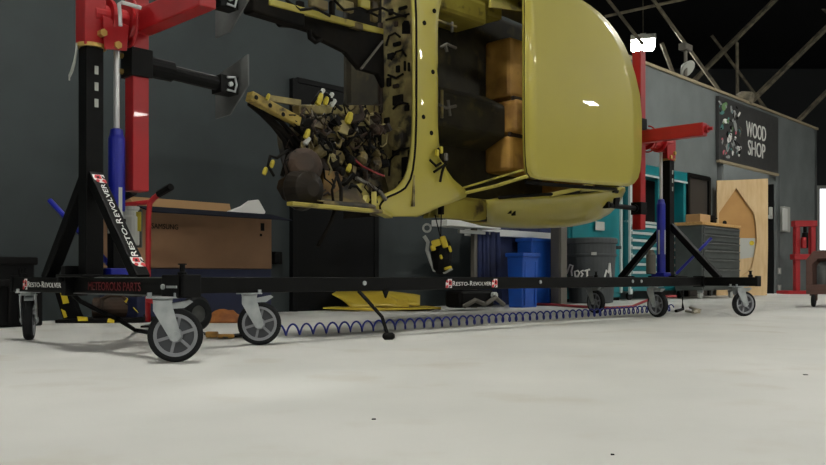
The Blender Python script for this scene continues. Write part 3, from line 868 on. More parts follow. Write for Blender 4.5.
for p_ in ([(352, 157), (362, 166), (374, 172), (384, 176)], ):
    cpart('wire', MB().tube([CP(u, v, 0.06) for u, v in p_], 0.006, 6), mat('red_wire', (120, 26, 26), 0.6))
cpart('brake_pipe', MB().tube([CP(u, v, 0.05) for u, v in [(356, 178), (368, 184), (380, 192), (386, 200)]], 0.012, 6), M_GREYB)
cpart('hinge_bracket', MB().beam(CP(366, 196, 0.1), CP(364, 208, 0.12), 0.03, 0.02).beam(CP(374, 192, 0.1), CP(374, 207, 0.12), 0.03, 0.02), M_YELD, bevel=0.004)
# wire harness heaps and small hardware in the engine bay
random.seed(21)
def rot_axes():
    m3 = Matrix.Rotation(random.uniform(0, 6.28), 3, 'Z') @ Matrix.Rotation(random.uniform(-.6, .6), 3, 'X') @ Matrix.Rotation(random.uniform(-.8, .8), 3, 'Y')
    return (m3 @ V((1, 0, 0)), m3 @ V((0, 1, 0)), m3 @ V((0, 0, 1)))
for k in range(120):
    u, v = random.uniform(290, 386), random.uniform(104, 200)
    if v < 116 and random.random() < 0.5: v += 30
    t = random.uniform(-0.06, 0.07)
    pts_ = []
    for j in range(6):
        pts_.append(CP(u, v, t))
        u += random.uniform(-7, 7); v += random.uniform(-10, 10); t += random.uniform(-0.02, 0.02)
        u, v = min(max(u, 286), 387), min(max(v, 104), 203)
    cpart('wire', MB().tube(pts_, random.choice([0.004, 0.005, 0.007, 0.010]), 5), random.choice([M_GRIME, M_GRIME, M_GRIME, M_INKB, M_INKB, M_RUST, M_DIRTY, M_DIRTY2]), smooth=True)
for k in range(70):
    u, v = random.uniform(300, 384), random.uniform(118, 200)
    w0 = random.uniform(.015, .05)
    p_ = CP(u, v, random.uniform(-0.02, 0.05))
    m_ = random.choice([M_DIRTY, M_DIRTY, M_RUST, M_RUST, M_GRIME, M_GRIME, M_GRIME, M_DIRTY2])
    if k % 3 == 0:
        ax_ = rot_axes()
        cpart('bracket', MB().box(p_, (w0 * 2, w0 * .6, w0), ax_).box(p_ + ax_[0] * w0 + ax_[2] * w0 * .8, (w0 * .4, w0 * .6, w0 * 1.8), ax_), m_, bevel=0.003)
    elif k % 3 == 1:
        cpart('bracket', MB().lathe([(w0 * .3, -w0), (w0 * .7, -w0 * .8), (w0 * .7, w0 * .4), (w0 * .35, w0 * .6), (w0 * .35, w0)], p_, rot_axes()[0], 10), m_, bevel=0.002)
    else:
        cpart('bracket', MB().prism([p_ + D * (w0 * math.cos(a_) * random.uniform(.5, 1.2)) + UP * (w0 * math.sin(a_) * random.uniform(.5, 1.2)) for a_ in [i_ * 6.283 / 7 for i_ in range(7)]], Cc * 0.012), m_, bevel=0.002)
for u, v, w_ in ((319, 99, .05), (326, 101, .035), (349, 118, .05), (307, 134, .04), (268, 97, .025), (349, 168, .035), (272, 164, .03), (265, 171, .03)):
    cpart('connector', MB().lathe([(0.004, -w_ * .7), (w_ * .35, -w_ * .6), (w_ * .42, 0), (w_ * .3, w_ * .6), (0.004, w_ * .7)], CP(u, v, 0.06), V((.3, .2, 1)), 8), M_WIREY)
for u, v, w_ in ((322, 92, .03), (333, 103, .035), (307, 141, .035), (331, 96, .03)):
    cpart('connector', MB().lathe([(0.004, -w_ * .7), (w_ * .4, -w_ * .5), (w_ * .4, w_ * .5), (0.004, w_ * .7)], CP(u, v, 0.06), V((.6, .2, 1)), 8), M_GREYP)
cpart('wire', MB().tube([CP(u, v, 0.06) for u, v in [(312, 104), (320, 92), (327, 94), (333, 102), (342, 110)]], 0.010, 6), M_INKB, smooth=True)
cpart('wire', MB().tube([CP(u, v, 0.08) for u, v in [(288, 150), (277, 158), (270, 156), (268, 166), (274, 176)]], 0.008, 6), M_GRIME, smooth=True)
cpart('wire', MB().tube([CP(u, v, 0.15) for u, v in [(336, 172), (341, 188), (341, 203), (334, 212), (331, 222), (318, 246)]], 0.010, 6), M_GRIME, smooth=True)
cpart('wire', MB().tube([CP(u, v, 0.15) for u, v in [(338, 172), (332, 190), (334, 208)]], 0.007, 6), M_GRIME, smooth=True)
# upper side of the engine bay: chassis leg, grimy underside with its shade put into the dark colour
cpart('chassis_leg', MB().beam(CP(248, 4, 0.0), CP(300, 20, -0.05), 0.08, 0.09, Cc), M_GRIME, bevel=0.01)
cpart('chassis_leg', MB().beam(CP(268, 2, 0.02), CP(382, 32, -0.12), 0.03, 0.035, Cc), M_YELD, bevel=0.006)
cpart('shaded_underside', MB().prism([CP(u, v, -0.1) for u, v in [(268, 6), (384, 34), (385, 88), (378, 74), (360, 69), (346, 52), (330, 44), (322, 40), (312, 32), (296, 27), (282, 26)]], -Cc * 0.04), M_GRIME, bevel=0.008)
cpart('tow_eye', MB().tube([CP(u, v, -0.05) for u, v in [(309, 30), (310, 38), (315, 42), (321, 39)]], 0.014, 6), M_GRIME, smooth=True)
cpart('steering_link', MB().cyl(CP(361, 69, -0.05), CP(383, 41, -0.08), 0.008, 6), M_GREYB)
for u, v, w_, h_, m_ in ((318, 4, 22, 10, M_DIRTY2), (345, 6, 20, 12, M_DIRTY2), (364, 4, 14, 10, M_YELD), (300, 6, 8, 10, M_GRIME), (332, 12, 5, 24, M_GRIME), (374, 12, 8, 22, M_DIRTY), (356, 26, 16, 8, M_DIRTY)):
    cpart('bay_bracket', MB().box(CP(u, v, -0.08), (w_ * .0056, 0.03, h_ * .0052), AX), m_, bevel=0.008)
for p_ in ([(286, 0), (300, 10), (315, 8), (330, 16)], [(334, 0), (344, 10), (360, 8), (378, 16)], [(366, 12), (382, 8), (396, 14), (411, 18)]):
    cpart('wire', MB().tube([CP(u, v, 0.0) for u, v in p_], 0.008, 6), M_GRIME, smooth=True)

# cabin: floor, tunnel, rear seat pan, sides
FT = -0.56
cpart('floor_pan', MB().box(P(3.15, FT, ZC), (2.5, 0.02, 1.54), AX), M_DKINT)
cpart('transmission_tunnel', MB().prism([P(1.95, FT, 1.24), P(1.95, -0.36, 1.33), P(1.95, -0.36, 1.56), P(1.95, FT, 1.66)], D * 1.32), M_DKINT, bevel=0.02)
for i, (z0_, z1_) in enumerate(((1.08, 1.34), (1.36, 1.60), (1.62, 2.06))):
    tt = (-0.31, -0.25, -0.31)[i]
    cpart('seat_pan', MB().box(P(3.61, (FT + tt) / 2, (z0_ + z1_) / 2), (0.7, tt - FT, z1_ - z0_), AX), M_TAN, bevel=0.03)
cpart('seat_rib', MB().beam(P(3.27, -0.33, 1.35), P(3.9, -0.33, 1.35), 0.03, 0.03).beam(P(3.27, -0.3, 1.61), P(3.9, -0.3, 1.61), 0.03, 0.03), M_RUST, bevel=0.005)
cpart('rear_bulkhead', MB().box(P(3.98, -0.32, ZC), (0.02, 0.5, 1.2), AX), M_TAN)
for f in (lowf, upf):
    cpart('rocker', MB().box(P(2.55, -0.42, f(0.80)), (1.2, 0.26, 0.11), AX), M_YELD, bevel=0.02)
cpart('door_pillar_inner', MB().box(P(2.5, -0.39, 2.13), (0.85, 0.3, 0.16), AX), M_YELD, bevel=0.03)
for p_ in ([(437, 20), (448, 24), (456, 27)], [(441, 47), (447, 44), (456, 48)], [(445, 44), (447, 52)], [(452, 22), (452, 32)], [(438, 104), (446, 108), (456, 106)], [(448, 100), (450, 116)], [(442, 90), (442, 118)]):
    cpart('bracket', MB().tube([CP(u, v, -0.12) for u, v in p_], 0.010, 6), random.choice([M_DIRTY2, M_GREYB]), smooth=True)
cpart('quarter_inner', MB().prism([CP(u, v, 0.0) for u, v in [(491, -20), (528, -20), (528, 12), (491, 7)]], -Cc * 0.02), M_YELD)
cpart('firewall_inner', MB().box(P(SF + 0.06, -0.3, ZC), (0.03, 0.5, 1.45), AX), M_DKINT)

# body side: rear quarter shoulder with side face, and front door-post sill piece
def quarter(f):
    tab = [(487, 200, 222), (495, 198.5, 224.3), (505, 197, 225.6), (520, 195.8, 226.8), (540, 194.6, 227.4), (560, 193.6, 227), (575, 192.6, 225.6), (588, 191, 222.8), (600, 189.5, 218.8), (610, 188.2, 213), (617, 187.5, 206), (622, 187, 197), (625, 187.5, 191)]
    g = []
    for u, v0, v1 in tab:
        col = []
        for k in range(9):
            ff = k / 8
            t = lerp(0.08, -0.17, ff ** 1.6)
            s, t_, z = cp(u, lerp(v0, v1, ff ** 0.85), t)
            col.append((s, t_, z))
        s, t_, z = col[-1]
        col.append((s, t_ - 0.12, z + 0.0)); col.append((s, -0.5, z + 0.05))
        g.append([P(s_, t2, f(z_)) for s_, t2, z_ in col])
    return MB().grid(g)
for f in (lowf, upf):
    cpart('rear_quarter', quarter(f), M_YEL, smooth=True, solid=0.01)
cpart('door_sill', MB().prism([CP(u, v, -0.16) for u, v in [(430, 211), (443, 203), (464, 199), (484, 200.5), (486.5, 206), (487, 219), (478, 221), (455, 219), (440, 217.5), (428, 218)]], -Cc * 0.05), M_YELD, bevel=0.008)
cpart('latch_hole', MB().box(CP(509.5, 211.5, 0.012), (0.014, 0.03, 0.03), AX).box(CP(513.5, 213, 0.008), (0.014, 0.03, 0.036), AX), M_INKB, bevel=0.003)
cpart('quarter_strut', MB().beam(CP(549, 195.5, 0.08), CP(593, 185, 0.34), 0.022, 0.03), M_YELD, bevel=0.005)
cpart('quarter_pillar', MB().prism([CP(580, 194, 0.06), CP(583, 190, 0.18), CP(596, 187.5, 0.24), CP(610, 188.5, 0.24), CP(616, 190, 0.14), CP(612, 193, 0.05), CP(590, 193, 0.05)], -Cc * 0.02), M_YEL, bevel=0.006)
cpart('window_gap_shade', MB().tube([CP(u, v, 0.10) for u, v in [(499, 197.6), (520, 196), (540, 194.8), (560, 193.8), (580, 192.4), (600, 190), (612, 188.6)]], 0.011, 6), M_GRIME, smooth=True)  # dark tubes added to draw the shaded gap between roof and quarter
cpart('window_gap_shade', MB().tube([on_roof(u, v) - Cc * 0.045 - UP * 0.012 for u, v in [(532, 179.5), (550, 181.5), (575, 183.5), (600, 185.5), (622, 187)]], 0.012, 6), M_GRIME, smooth=True)
cpart('tail_slot', MB().prism([CP(613.5, 198, 0.02), CP(618, 197.5, 0.02), CP(616.5, 206, 0.0), CP(612.5, 207.5, 0.0)], Cc * 0.02), M_INKB)
cpart('tail_slot', MB().prism([CP(611.5, 189.5, 0.1), CP(617, 190.5, 0.1), CP(616, 193.5, 0.1), CP(612, 192.5, 0.1)], Cc * 0.02), M_INKB)
cpart('post_foot', MB().box(CP(441, 205, -0.1), (0.03, 0.03, 0.12), AX), M_GRIME, bevel=0.004)
cpart('post_foot', MB().tube([CP(424, 212, -0.02), CP(430, 206, -0.02), CP(436, 206, -0.02)], 0.012, 6), M_GRIME)

# power tool hanging on a strap from the car
HT = thing('hanging_tool', CP(441, 240, -0.12), 'yellow and black hand tool hanging on a black strap under the car body', 'tool')
q = CP(441, 240, -0.12)
px = q.y / F
def hp_(u, v, dy=0.0): return V(((u - 413) / F * (q.y + dy), q.y + dy, H - (v - HZ) / F * (q.y + dy)))
part('strap', MB().beam(hp_(441.5, 206), hp_(440.5, 240), 0.045, 0.006, V((0, 1, 0))).beam(hp_(435, 215), hp_(440, 236), 0.035, 0.006, V((0, 1, 0))), M_INKB, HT)
part('tool_body', MB().lathe([(0.02, -0.13), (0.055, -0.1), (0.07, -0.03), (0.066, 0.04), (0.045, 0.08), (0.02, 0.1)], hp_(441.5, 254), V((0.1, 0, 1)), 12), M_INKB, HT, 0.006)
mb = MB()
for u, v, w_, h_ in ((436, 243, 9, 7), (444, 242, 6, 12), (450, 249, 3, 7), (433, 248, 5, 6), (441, 257, 3, 5), (448, 268, 8, 3)):
    mb.box(hp_(u, v, -0.06), (w_ * px, 0.03, h_ * px), (V((.95, 0, .3)).normalized(), V((0, 1, 0)), V((-.3, 0, .95)).normalized()))
part('tool_shell', mb, M_HAZY, HT, 0.01)
mb = MB()
mb.lathe([(0.018, -0.012), (0.03, -0.012), (0.03, 0.012), (0.018, 0.012)], hp_(427, 228, -0.02), (0, 1, 0), 14, True)
mb.tube([hp_(u, v, -.02) for u, v in [(424, 236), (428, 242), (427, 250), (431, 262), (434, 270), (445, 272), (452, 268)]], 0.012, 6)
part('tool_clip', mb, M_GREYP, HT)

# ------------------------------------------------------------------ things on the floor by the left stand
# hazard-striped dolly
hz0 = FLR(95, 322)
HD = thing('hazard_dolly', hz0, 'low black floor dolly with yellow hazard patches behind the left crossbeam', 'dolly')
Y = hz0.y
part('base_frame', MB().beam(U(64, 321, Y), U(150, 319, Y), 0.3, 0.03, V((0, 1, 0))).beam(U(120, 306, Y + .1), U(150, 304, Y + .1), 0.03, 0.03), M_INKB, HD, 0.005)
part('side_plate', MB().prism([U(54, 290, Y), U(70, 292, Y), U(80, 320, Y), U(64, 323, Y)], V((0.02, 0.03, 0))), M_BLKPLA, HD, 0.003)
part('motor_housing', MB().lathe([(0.03, -0.2), (0.075, -0.19), (0.08, 0), (0.075, 0.16), (0.03, 0.17)], U(122, 308, Y + 0.15), V((1, 0.2, 0)), 18), M_RUST, HD)
part('motor_guard', MB().tube([U(101, 313, Y), U(102, 299, Y), U(110, 295, Y), U(122, 295, Y), U(126, 300, Y)], 0.014, 8), M_RUST, HD)
for pts_ in ([(60, 292), (66, 293), (69, 303), (63, 304)], [(61, 309), (65, 311), (67, 317), (64, 318)], [(77, 316.5), (87, 317), (88, 321), (78, 321)], [(108, 318.5), (114, 318), (114, 323), (107, 322.5)], [(123, 295), (128, 299), (126, 303), (124, 301)], [(133, 307), (137, 311), (138, 313), (134, 309)]):
    part('hazard_stripe', MB().prism([U(u, v, Y - 0.155 if v > 314 and u > 70 else Y - 0.004) for u, v in pts_], V((0, 0.006, 0))), M_HAZY, HD)
for u in (76, 140):
    part('caster_wheel', MB().lathe([(0.02, -0.015), (0.03, -0.012), (0.03, 0.012), (0.02, 0.015)], V(((u - 413) / F * Y, Y + 0.05, 0.03)), (0, 1, 0), 14), M_RUB, HD)
single('hose', MB().tube([U(72, 293, 3.72), U(80, 301, 3.74), U(95, 309, 3.85), U(118, 319, 3.7), FLR(135, 330, 0.012), FLR(152, 333, .012), FLR(165, 338, .012)], 0.011, 8), M_INKB,
       'black hose drooping from the left crossbeam to the floor by the near caster', 'hose', FLR(135, 330), smooth=True)
# ratchet strap between the casters
SP = thing('ratchet_strap', FLR(222, 336), 'black and tan ratchet strap lying between the two near casters', 'strap')
part('webbing', MB().grid([[FLR(u, v, 0.006 + 0.006 * (i % 2)), FLR(u + 1, v + 2.4, 0.006 + 0.006 * (i % 2))] for i, (u, v) in enumerate([(203, 332), (209, 334), (216, 333.5), (224, 335.5), (232, 334.5), (243, 333.5)])]), M_INKB, SP, solid=0.006)
part('buckle', MB().box(FLR(212, 334.5, 0.02), (0.06, 0.035, 0.03)).box(FLR(226, 336, 0.016), (0.08, 0.03, 0.02)), M_TAN, SP, 0.006)
# crumpled leather on the floor behind
mb = MB()
c = FLR(224, 322)
random.seed(5)
g = []
for i in range(9):
    r = []
    for j in range(9):
        x, y = (i / 8 - .5) * 2, (j / 8 - .5) * 2
        hh = max(0, 1 - (x * x) ** 1.5) * max(0, 1 - y * y) * 0.07 * (0.75 + 0.5 * random.random())
        r.append(c + V((x * 0.13, y * 0.16, 0.004 + hh)))
    g.append(r)
single('leather_gloves', MB().grid(g), M_ORANGE, 'crumpled tan leather gloves heaped on the floor behind the near casters', 'gloves', c, smooth=True, solid=0.006)

# hand truck
ht = V((-1.50, 5.02, 0))
HTK = thing('hand_truck', ht, 'red hand truck with black grips standing by the cardboard carton', 'hand truck')
def htp(u, v, dy=0.0): return U(u, v, ht.y + dy)
part('handle_tube', MB().tube([htp(148, 322), htp(148, 290), htp(148.5, 215), htp(150, 203), htp(154, 198), htp(161, 193, -.06)], 0.0165, 10), M_REDD, HTK, smooth=True)
part('handle_tube', MB().tube([htp(112, 280, .1), htp(112, 260, .1), htp(112, 212, .1), htp(114, 203, .1), htp(120, 198, .08), htp(126, 195, .06)], 0.0165, 10), M_REDD, HTK, smooth=True)
part('cross_bar', MB().cyl(htp(113, 206, .1), htp(149, 202), 0.014, 8).cyl(htp(112, 280, .1), htp(148, 281), 0.014, 8), M_REDD, HTK)
part('grip', MB().cyl(htp(159, 194, -.05), htp(171, 187, -.12), 0.022, 10), M_INKB, HTK)
part('grip', MB().cyl(htp(122, 198, .07), htp(134, 192, .0), 0.022, 10), M_INKB, HTK)
part('toe_plate', MB().box(htp(150, 322) + V((0.03, 0.05, -0.025)), (0.14, 0.2, 0.012)), M_INKB, HTK)
for dy in (0.0, 0.4):
    wc = V(((196 - 413) / F * (4.88 + dy), 4.88 + dy, 0.098))
    w_ = part('wheel', MB().lathe([(0.05, -0.03), (0.085, -0.028), (0.098, -0.015), (0.098, 0.015), (0.085, 0.028), (0.05, 0.03)], wc, V((-0.75, 0.66, 0)), 24, True), M_RUB, HTK)
    part('wheel_hub', MB().lathe([(0.01, -0.025), (0.052, -0.02), (0.052, 0.02), (0.01, 0.025)], wc, V((-0.75, 0.66, 0)), 18), M_PLATE, w_)
    part('axle_bracket', MB().beam(wc, htp(148, 300, dy * .25), 0.03, 0.02), M_REDD, HTK)

# cardboard carton on a navy carton
def wall_box(u0, u1, off, depth):          # axis-aligned to the wall: returns corner a, length, front origin
    a_, b_ = W(u0, off, 0), W(u1, off, 0)
    return a_, b_, (b_ - a_).length
WAX = (WE, WN, UP)
a, b, Lb = wall_box(137, 271.5, 0.62, 0.5)
mid = (a + b) / 2 - WN * 0.27
NB = thing('navy_carton', mid, 'long navy blue carton standing on the floor under the cardboard carton', 'carton')
part('carton_wall', MB().box(mid + UP * 0.185, (Lb, 0.54, 0.37), WAX), M_NAVY, NB, 0.006)
part('carton_tape', MB().box(mid + UP * 0.372, (Lb * 0.98, 0.06, 0.003), WAX), M_CARD, NB)
words('carton_print', 'UHD SMART TV', mid + WN * 0.271 + UP * 0.335 - WE * 0.2, WE, UP, 0.55, 0.03, M_ARTG, NB) if False else None
CB = thing('cardboard_carton', mid + UP * 0.374, 'long open brown cardboard carton lying on the navy carton against the dark wall', 'carton')
z0, z1 = 0.375, 0.80
mb = MB()
mb.box(mid + WN * 0.265 + UP * (z0 + z1) / 2, (Lb, 0.01, z1 - z0), WAX)
mb.box(mid - WN * 0.265 + UP * (z0 + z1) / 2, (Lb, 0.01, z1 - z0), WAX)
for k in (-1, 1): mb.box(mid + WE * k * (Lb / 2 - 0.005) + UP * (z0 + z1) / 2, (0.01, 0.53, z1 - z0), WAX)
mb.box(mid + UP * (z0 + 0.005), (Lb, 0.53, 0.01), WAX)
part('carton_wall', mb, M_CARD, CB)
fa = mid + WN * 0.27 + UP * (z1 - 0.005)
part('front_flap', MB().prism([fa - WE * Lb / 2, fa + WE * Lb / 2, fa + WE * (Lb / 2 + 0.05) + WN * 0.2 + UP * -0.05, fa - WE * Lb / 2 + WN * 0.2 + UP * -0.05], UP * 0.008), mat('shaded_flap', (22, 24, 34), 0.7), CB)  # shade of the flap's underside is put into its dark colour
fb = mid - WN * 0.26 + UP * z1
part('rear_flap', MB().prism([fb - WE * Lb / 2, fb + WE * Lb / 2, fb + WE * (Lb / 2 - 0.03) + UP * 0.115, fb - WE * (Lb / 2 - 0.03) + UP * 0.115], WN * 0.008), M_CARDIN, CB)
fs_ = mid - WE * (Lb / 2) + UP * z1
part('side_flap', MB().prism([fs_ - WN * 0.26, fs_ + WN * 0.26, fs_ + WN * 0.2 - WE * 0.06 + UP * 0.1, fs_ - WN * 0.2 - WE * 0.06 + UP * 0.1], WE * 0.008), M_CARDIN, CB)
words('carton_print', 'SAMSUNG', WV(165, 226.5, 0.628), WE, UP, 0.21, 0.036, M_INKB, CB)
part('carton_print', MB().box(WV(262.5, 227, 0.624), (0.035, 0.002, 0.06), WAX).box(WV(261, 235, 0.624), (0.02, 0.002, 0.02), WAX), M_INKB, CB)
f0 = mid + WE * 0.42 + UP * 0.7
single('foam_insert', MB().prism([WV(222, 214, 0.3), WV(265, 214, 0.3), WV(266, 212, 0.3), WV(259, 199.5, 0.3), WV(251, 200.5, 0.3), WV(243, 206, 0.3)], -WN * 0.05 - UP * 0.0), M_FOAM,
       'white foam packing piece sticking out of the open cardboard carton', 'packing', f0, bevel=0.008)
# small junction box on the wall right of the cartons
JB = thing('junction_box', WV(277, 258, 0.02), 'small black junction box on the dark wall right of the cartons', 'junction box')
part('box_body', MB().box(WV(277, 258, 0.03), (0.075, 0.06, 0.11), WAX), M_INKB, JB, 0.006)
part('box_lid', MB().box(WV(277, 258, 0.065), (0.06, 0.012, 0.09), WAX), M_BLKPLA, JB, 0.004)

# black crates at the left edge
for u, v, w_, h_, nm, lab in ((-16, 257, .46, .36, 'storage_crate', 'tall black plastic crate at the left edge, against the dark wall'), (9, 279, .26, .27, 'storage_crate', 'low black plastic crate left of the outer caster, beside the taller crate')):
    c0 = W(u, 0.45, 0)
    hgt = H + (HZ - v) / F * c0.y
    t = thing(nm, c0, lab, 'crate')
    part('crate_body', MB().box(c0 + UP * (hgt / 2 - .01), (w_, 0.4, hgt - .03), WAX), M_BLKPLA, t, 0.012)
    part('crate_rim', MB().box(c0 + UP * (hgt - .025), (w_ + 0.03, 0.43, 0.05), WAX), M_INKB, t, 0.01)
    mb = MB()
    for k in (-.3, 0, .3): mb.box(c0 + WE * k * w_ + WN * 0.205 + UP * hgt * .45, (0.02, 0.02, hgt * .75), WAX)
    part('crate_rib', mb, M_INKB, t, 0.004)

# yellow body panel on the floor
Y = 7.55
YP = thing('body_panel', U(380, 311, Y) , 'loose yellow car panel with curled edge lying on the floor under the car', 'car panel')
yb = FLR(382, 311.3)
def yp(u, v, dy=0.0): return U(u, v, yb.y + dy)
part('flat_sheet', MB().prism([yp(323, 308.7), yp(372, 311), yp(441, 309.6), yp(441, 308.4), yp(425, 307, .5), yp(340, 307, .5)], UP * 0.012), M_PANY, YP)
g = []
for v0, u0, u1, dy, dz in ((292, 328, 376, 0.30, 0), (296, 335, 390, 0.22, 0), (300, 342, 398, 0.14, 0), (304, 347, 408, 0.08, 0), (307.5, 350, 402, 0.03, 0)):
    g.append([yp(lerp(u0, u1, k / 8), v0 - 1.4 * math.sin(k / 8 * math.pi), dy) for k in range(9)])
part('curled_sheet', MB().grid(g), M_PANY, YP, smooth=True, solid=0.008)
g = []
for v0, v1, dy in ((290.8, 295.5, 0.34), (293, 299, 0.26), (300, 302.5, 0.14), (303, 306, 0.10)):
    g.append([yp(u, lerp(v0, v1, f), dy) for u, f in ((362, 0), (378, 0.05), (392, 0.2), (405, 0.5), (415, 0.8), (420, 1))])
part('curled_sheet', MB().grid(g), M_PANY, YP, smooth=True, solid=0.008)
part('panel_flange', MB().prism([yp(396, 300, .05), yp(408, 299, .05), yp(409, 307, .05), yp(398, 307.5, .05)], V((0.0, 0.03, 0))), M_PANY, YP)

# black cord from the side rail to the floor
q0 = P(1.22, 0.345, 0.24)
q1 = FLR(385.5, 337.5, 0.012)
CRD = thing('drop_cord', q1, 'black cord slanting from the side rail down to the floor, with a plug end', 'cord')
part('cord', MB().tube([q0, q0 * .7 + q1 * .3 + V((.012, 0, .012)), q0 * .35 + q1 * .65 + V((.03, 0, .02)), q0 * .1 + q1 * .9 + V((.02, 0, .004)), q1], 0.0095, 8), M_INKB, CRD, smooth=True)
part('plug', MB().lathe([(0.008, -0.03), (0.018, -0.02), (0.018, 0.02), (0.01, 0.03)], q1 + V((0.015, 0, 0.007)), V((1, 0.2, 0)), 10), M_INKB, CRD)
part('hook', MB().prism([P(1.39, 0.335, 0.24), P(1.43, 0.335, 0.24), P(1.41, 0.335, 0.20)], Cc * 0.01), M_INKB, CRD)

# coiled blue air hose along the floor
pts = []
line = [FLR(279, 336.5), FLR(330, 334), FLR(400, 330), FLR(460, 326), FLR(520, 321.5), FLR(560, 319), FLR(600, 316.6), FLR(640, 313.6), FLR(672, 311.5)]
acc = [0.0]
for a_, b_ in zip(line, line[1:]): acc.append(acc[-1] + (b_ - a_).length)
tot = acc[-1]
pitch = 0.083
n = int(tot / pitch * 14)
for i in range(n + 1):
    d_ = tot * i / n
    j = max(k for k in range(len(acc) - 1) if acc[k] <= d_ + 1e-9)
    f = (d_ - acc[j]) / (acc[j + 1] - acc[j])
    c = line[j].lerp(line[j + 1], f)
    dr = (line[j + 1] - line[j]).normalized()
    sd = V((-dr.y, dr.x, 0))
    ph = 2 * math.pi * d_ / pitch
    rr = 0.028
    pts.append(c - sd * math.sin(ph) * rr * 0.62 + UP * (0.006 + rr * (1 + math.cos(ph))))
single('coiled_air_hose', MB().tube(pts, 0.0056, 6), M_HOSEB, 'long coiled blue air hose stretched across the floor under the rotisserie', 'hose', line[3], smooth=True)
# red hose further back, near the wall
pts = [FLR(u, v, 0.014) for u, v in ((425, 303.4), (450, 303), (478, 304.2), (500, 303.2), (520, 304), (550, 304.6), (580, 306.5), (610, 308), (632, 306.5))] + [U(648, 300, 9.0), U(660, 296.5, 9.2), U(676, 296, 9.4)]
single('red_air_hose', MB().tube(pts, 0.014, 6), M_HOSER, 'long red air hose lying on the floor before the blue bins and trash can', 'hose', FLR(500, 303.5), smooth=True)
single('pale_cable', MB().tube([U(474, 303, 9.6), U(470, 296, 9.6), U(476, 290, 9.6), U(488, 287, 9.6), U(502, 289, 9.6), U(511, 297, 9.5), FLR(517, 303.6, .012), FLR(524, 304.2, .012)], 0.014, 6), M_CABLEW,
       'pale looped cable on the floor left of the blue bin', 'cable', U(500, 303, 9.6), smooth=True)
single('air_chuck', MB().tube([FLR(686, 311, .014), FLR(693, 312.5, .02), FLR(700, 310, .02), FLR(690, 307.5, .03)], 0.012, 6).box(FLR(696, 311, .02), (0.05, 0.08, 0.035)), M_CABLEW,
       'small pale hose fitting on the floor right of the rear jack', 'fitting', FLR(695, 311), bevel=0.004)
single('kick_stand', MB().tube([U(682, 292, 7.6), FLR(683, 309, 0.012), FLR(676, 311, .012)], 0.014, 8), M_INKB, 'short black hooked rod on the floor right of the rear middle caster', 'rod', FLR(683, 309))

# ------------------------------------------------------------------ benches and bins behind the car
WBN = thing('workbench', W(476, 0.75, 0), 'workbench with a white top edge and navy cloth skirt behind the hanging tool', 'workbench')
a, b, Lb = wall_box(447, 501, 0.72, 0.3)
mid = (a + b) / 2
ztop = H + (HZ - 224.5) / F * mid.y
part('bench_top', MB().box(mid - WN * 0.1 + UP * ztop, (Lb, 0.2, 0.06), WAX), M_WHITE, WBN, 0.006)
part('bench_rail', MB().box(mid - WN * 0.08 + WE * 0.12 + UP * (ztop - .07), (Lb - .3, 0.03, 0.035), WAX), M_GREYP, WBN, 0.004)
g = []
a2 = W(479, 0.66, 0)
for i in range(25):
    f = i / 24
    w_ = 0.02 * math.sin(i * 1.9) + 0.015 * math.sin(i * 0.8)
    g.append([a2.lerp(b, f) + WN * (w_ - 0.04) + UP * ztop * .93, a2.lerp(b, f) + WN * (w_ * 1.6 - 0.04) + UP * ztop * .5, a2.lerp(b, f) + WN * (w_ * 1.8 - 0.03) + UP * 0.06])
part('cloth_skirt', MB().grid(g), M_NAVYC, WBN, smooth=True, solid=0.006)
mb = MB()
for u in (474,): mb.box(W(u, 0.62, ztop / 2), (0.05, 0.05, ztop), WAX)
part('bench_leg', mb, M_GREYB, WBN, 0.004)
a, b, Lb = wall_box(482, 558, 0.5, 0.5)
mid2 = (a + b) / 2
WB2 = thing('work_table', mid2 - WN * 0.25, 'long table with a white edge and dark navy front behind the blue bins', 'table')
z2 = H + (HZ - 234.2) / F * mid2.y
part('table_top', MB().box(mid2 - WN * 0.12 + UP * z2, (Lb, 0.24, 0.07), WAX), M_WHITE, WB2, 0.006)
part('front_panel', MB().box(mid2 - WN * 0.08 + UP * z2 / 2, (Lb - .04, 0.03, z2 - .02), WAX), M_NAVYC, WB2)
mb = MB()
for k in (-1, 1): mb.box(mid2 + WE * k * (Lb / 2 - .03) - WN * 0.02 + UP * (z2 / 2 - .02), (0.05, 0.05, z2 - .04), WAX)
part('table_leg', mb, M_INKB, WB2, 0.004)
# navy locker doors above/behind the table
a, b, Lb = wall_box(478, 555, 0.12, 0.1)
NL = thing('navy_partition', (a + b) / 2, 'dark navy panel screen standing against the wall behind the work table', 'screen')
for k in range(4):
    c = a.lerp(b, (k + .5) / 4)
    part('panel', MB().box(c + UP * 0.62, (Lb / 4 - 0.015, 0.04, 1.2), WAX), M_NAVYC, NL, 0.006)
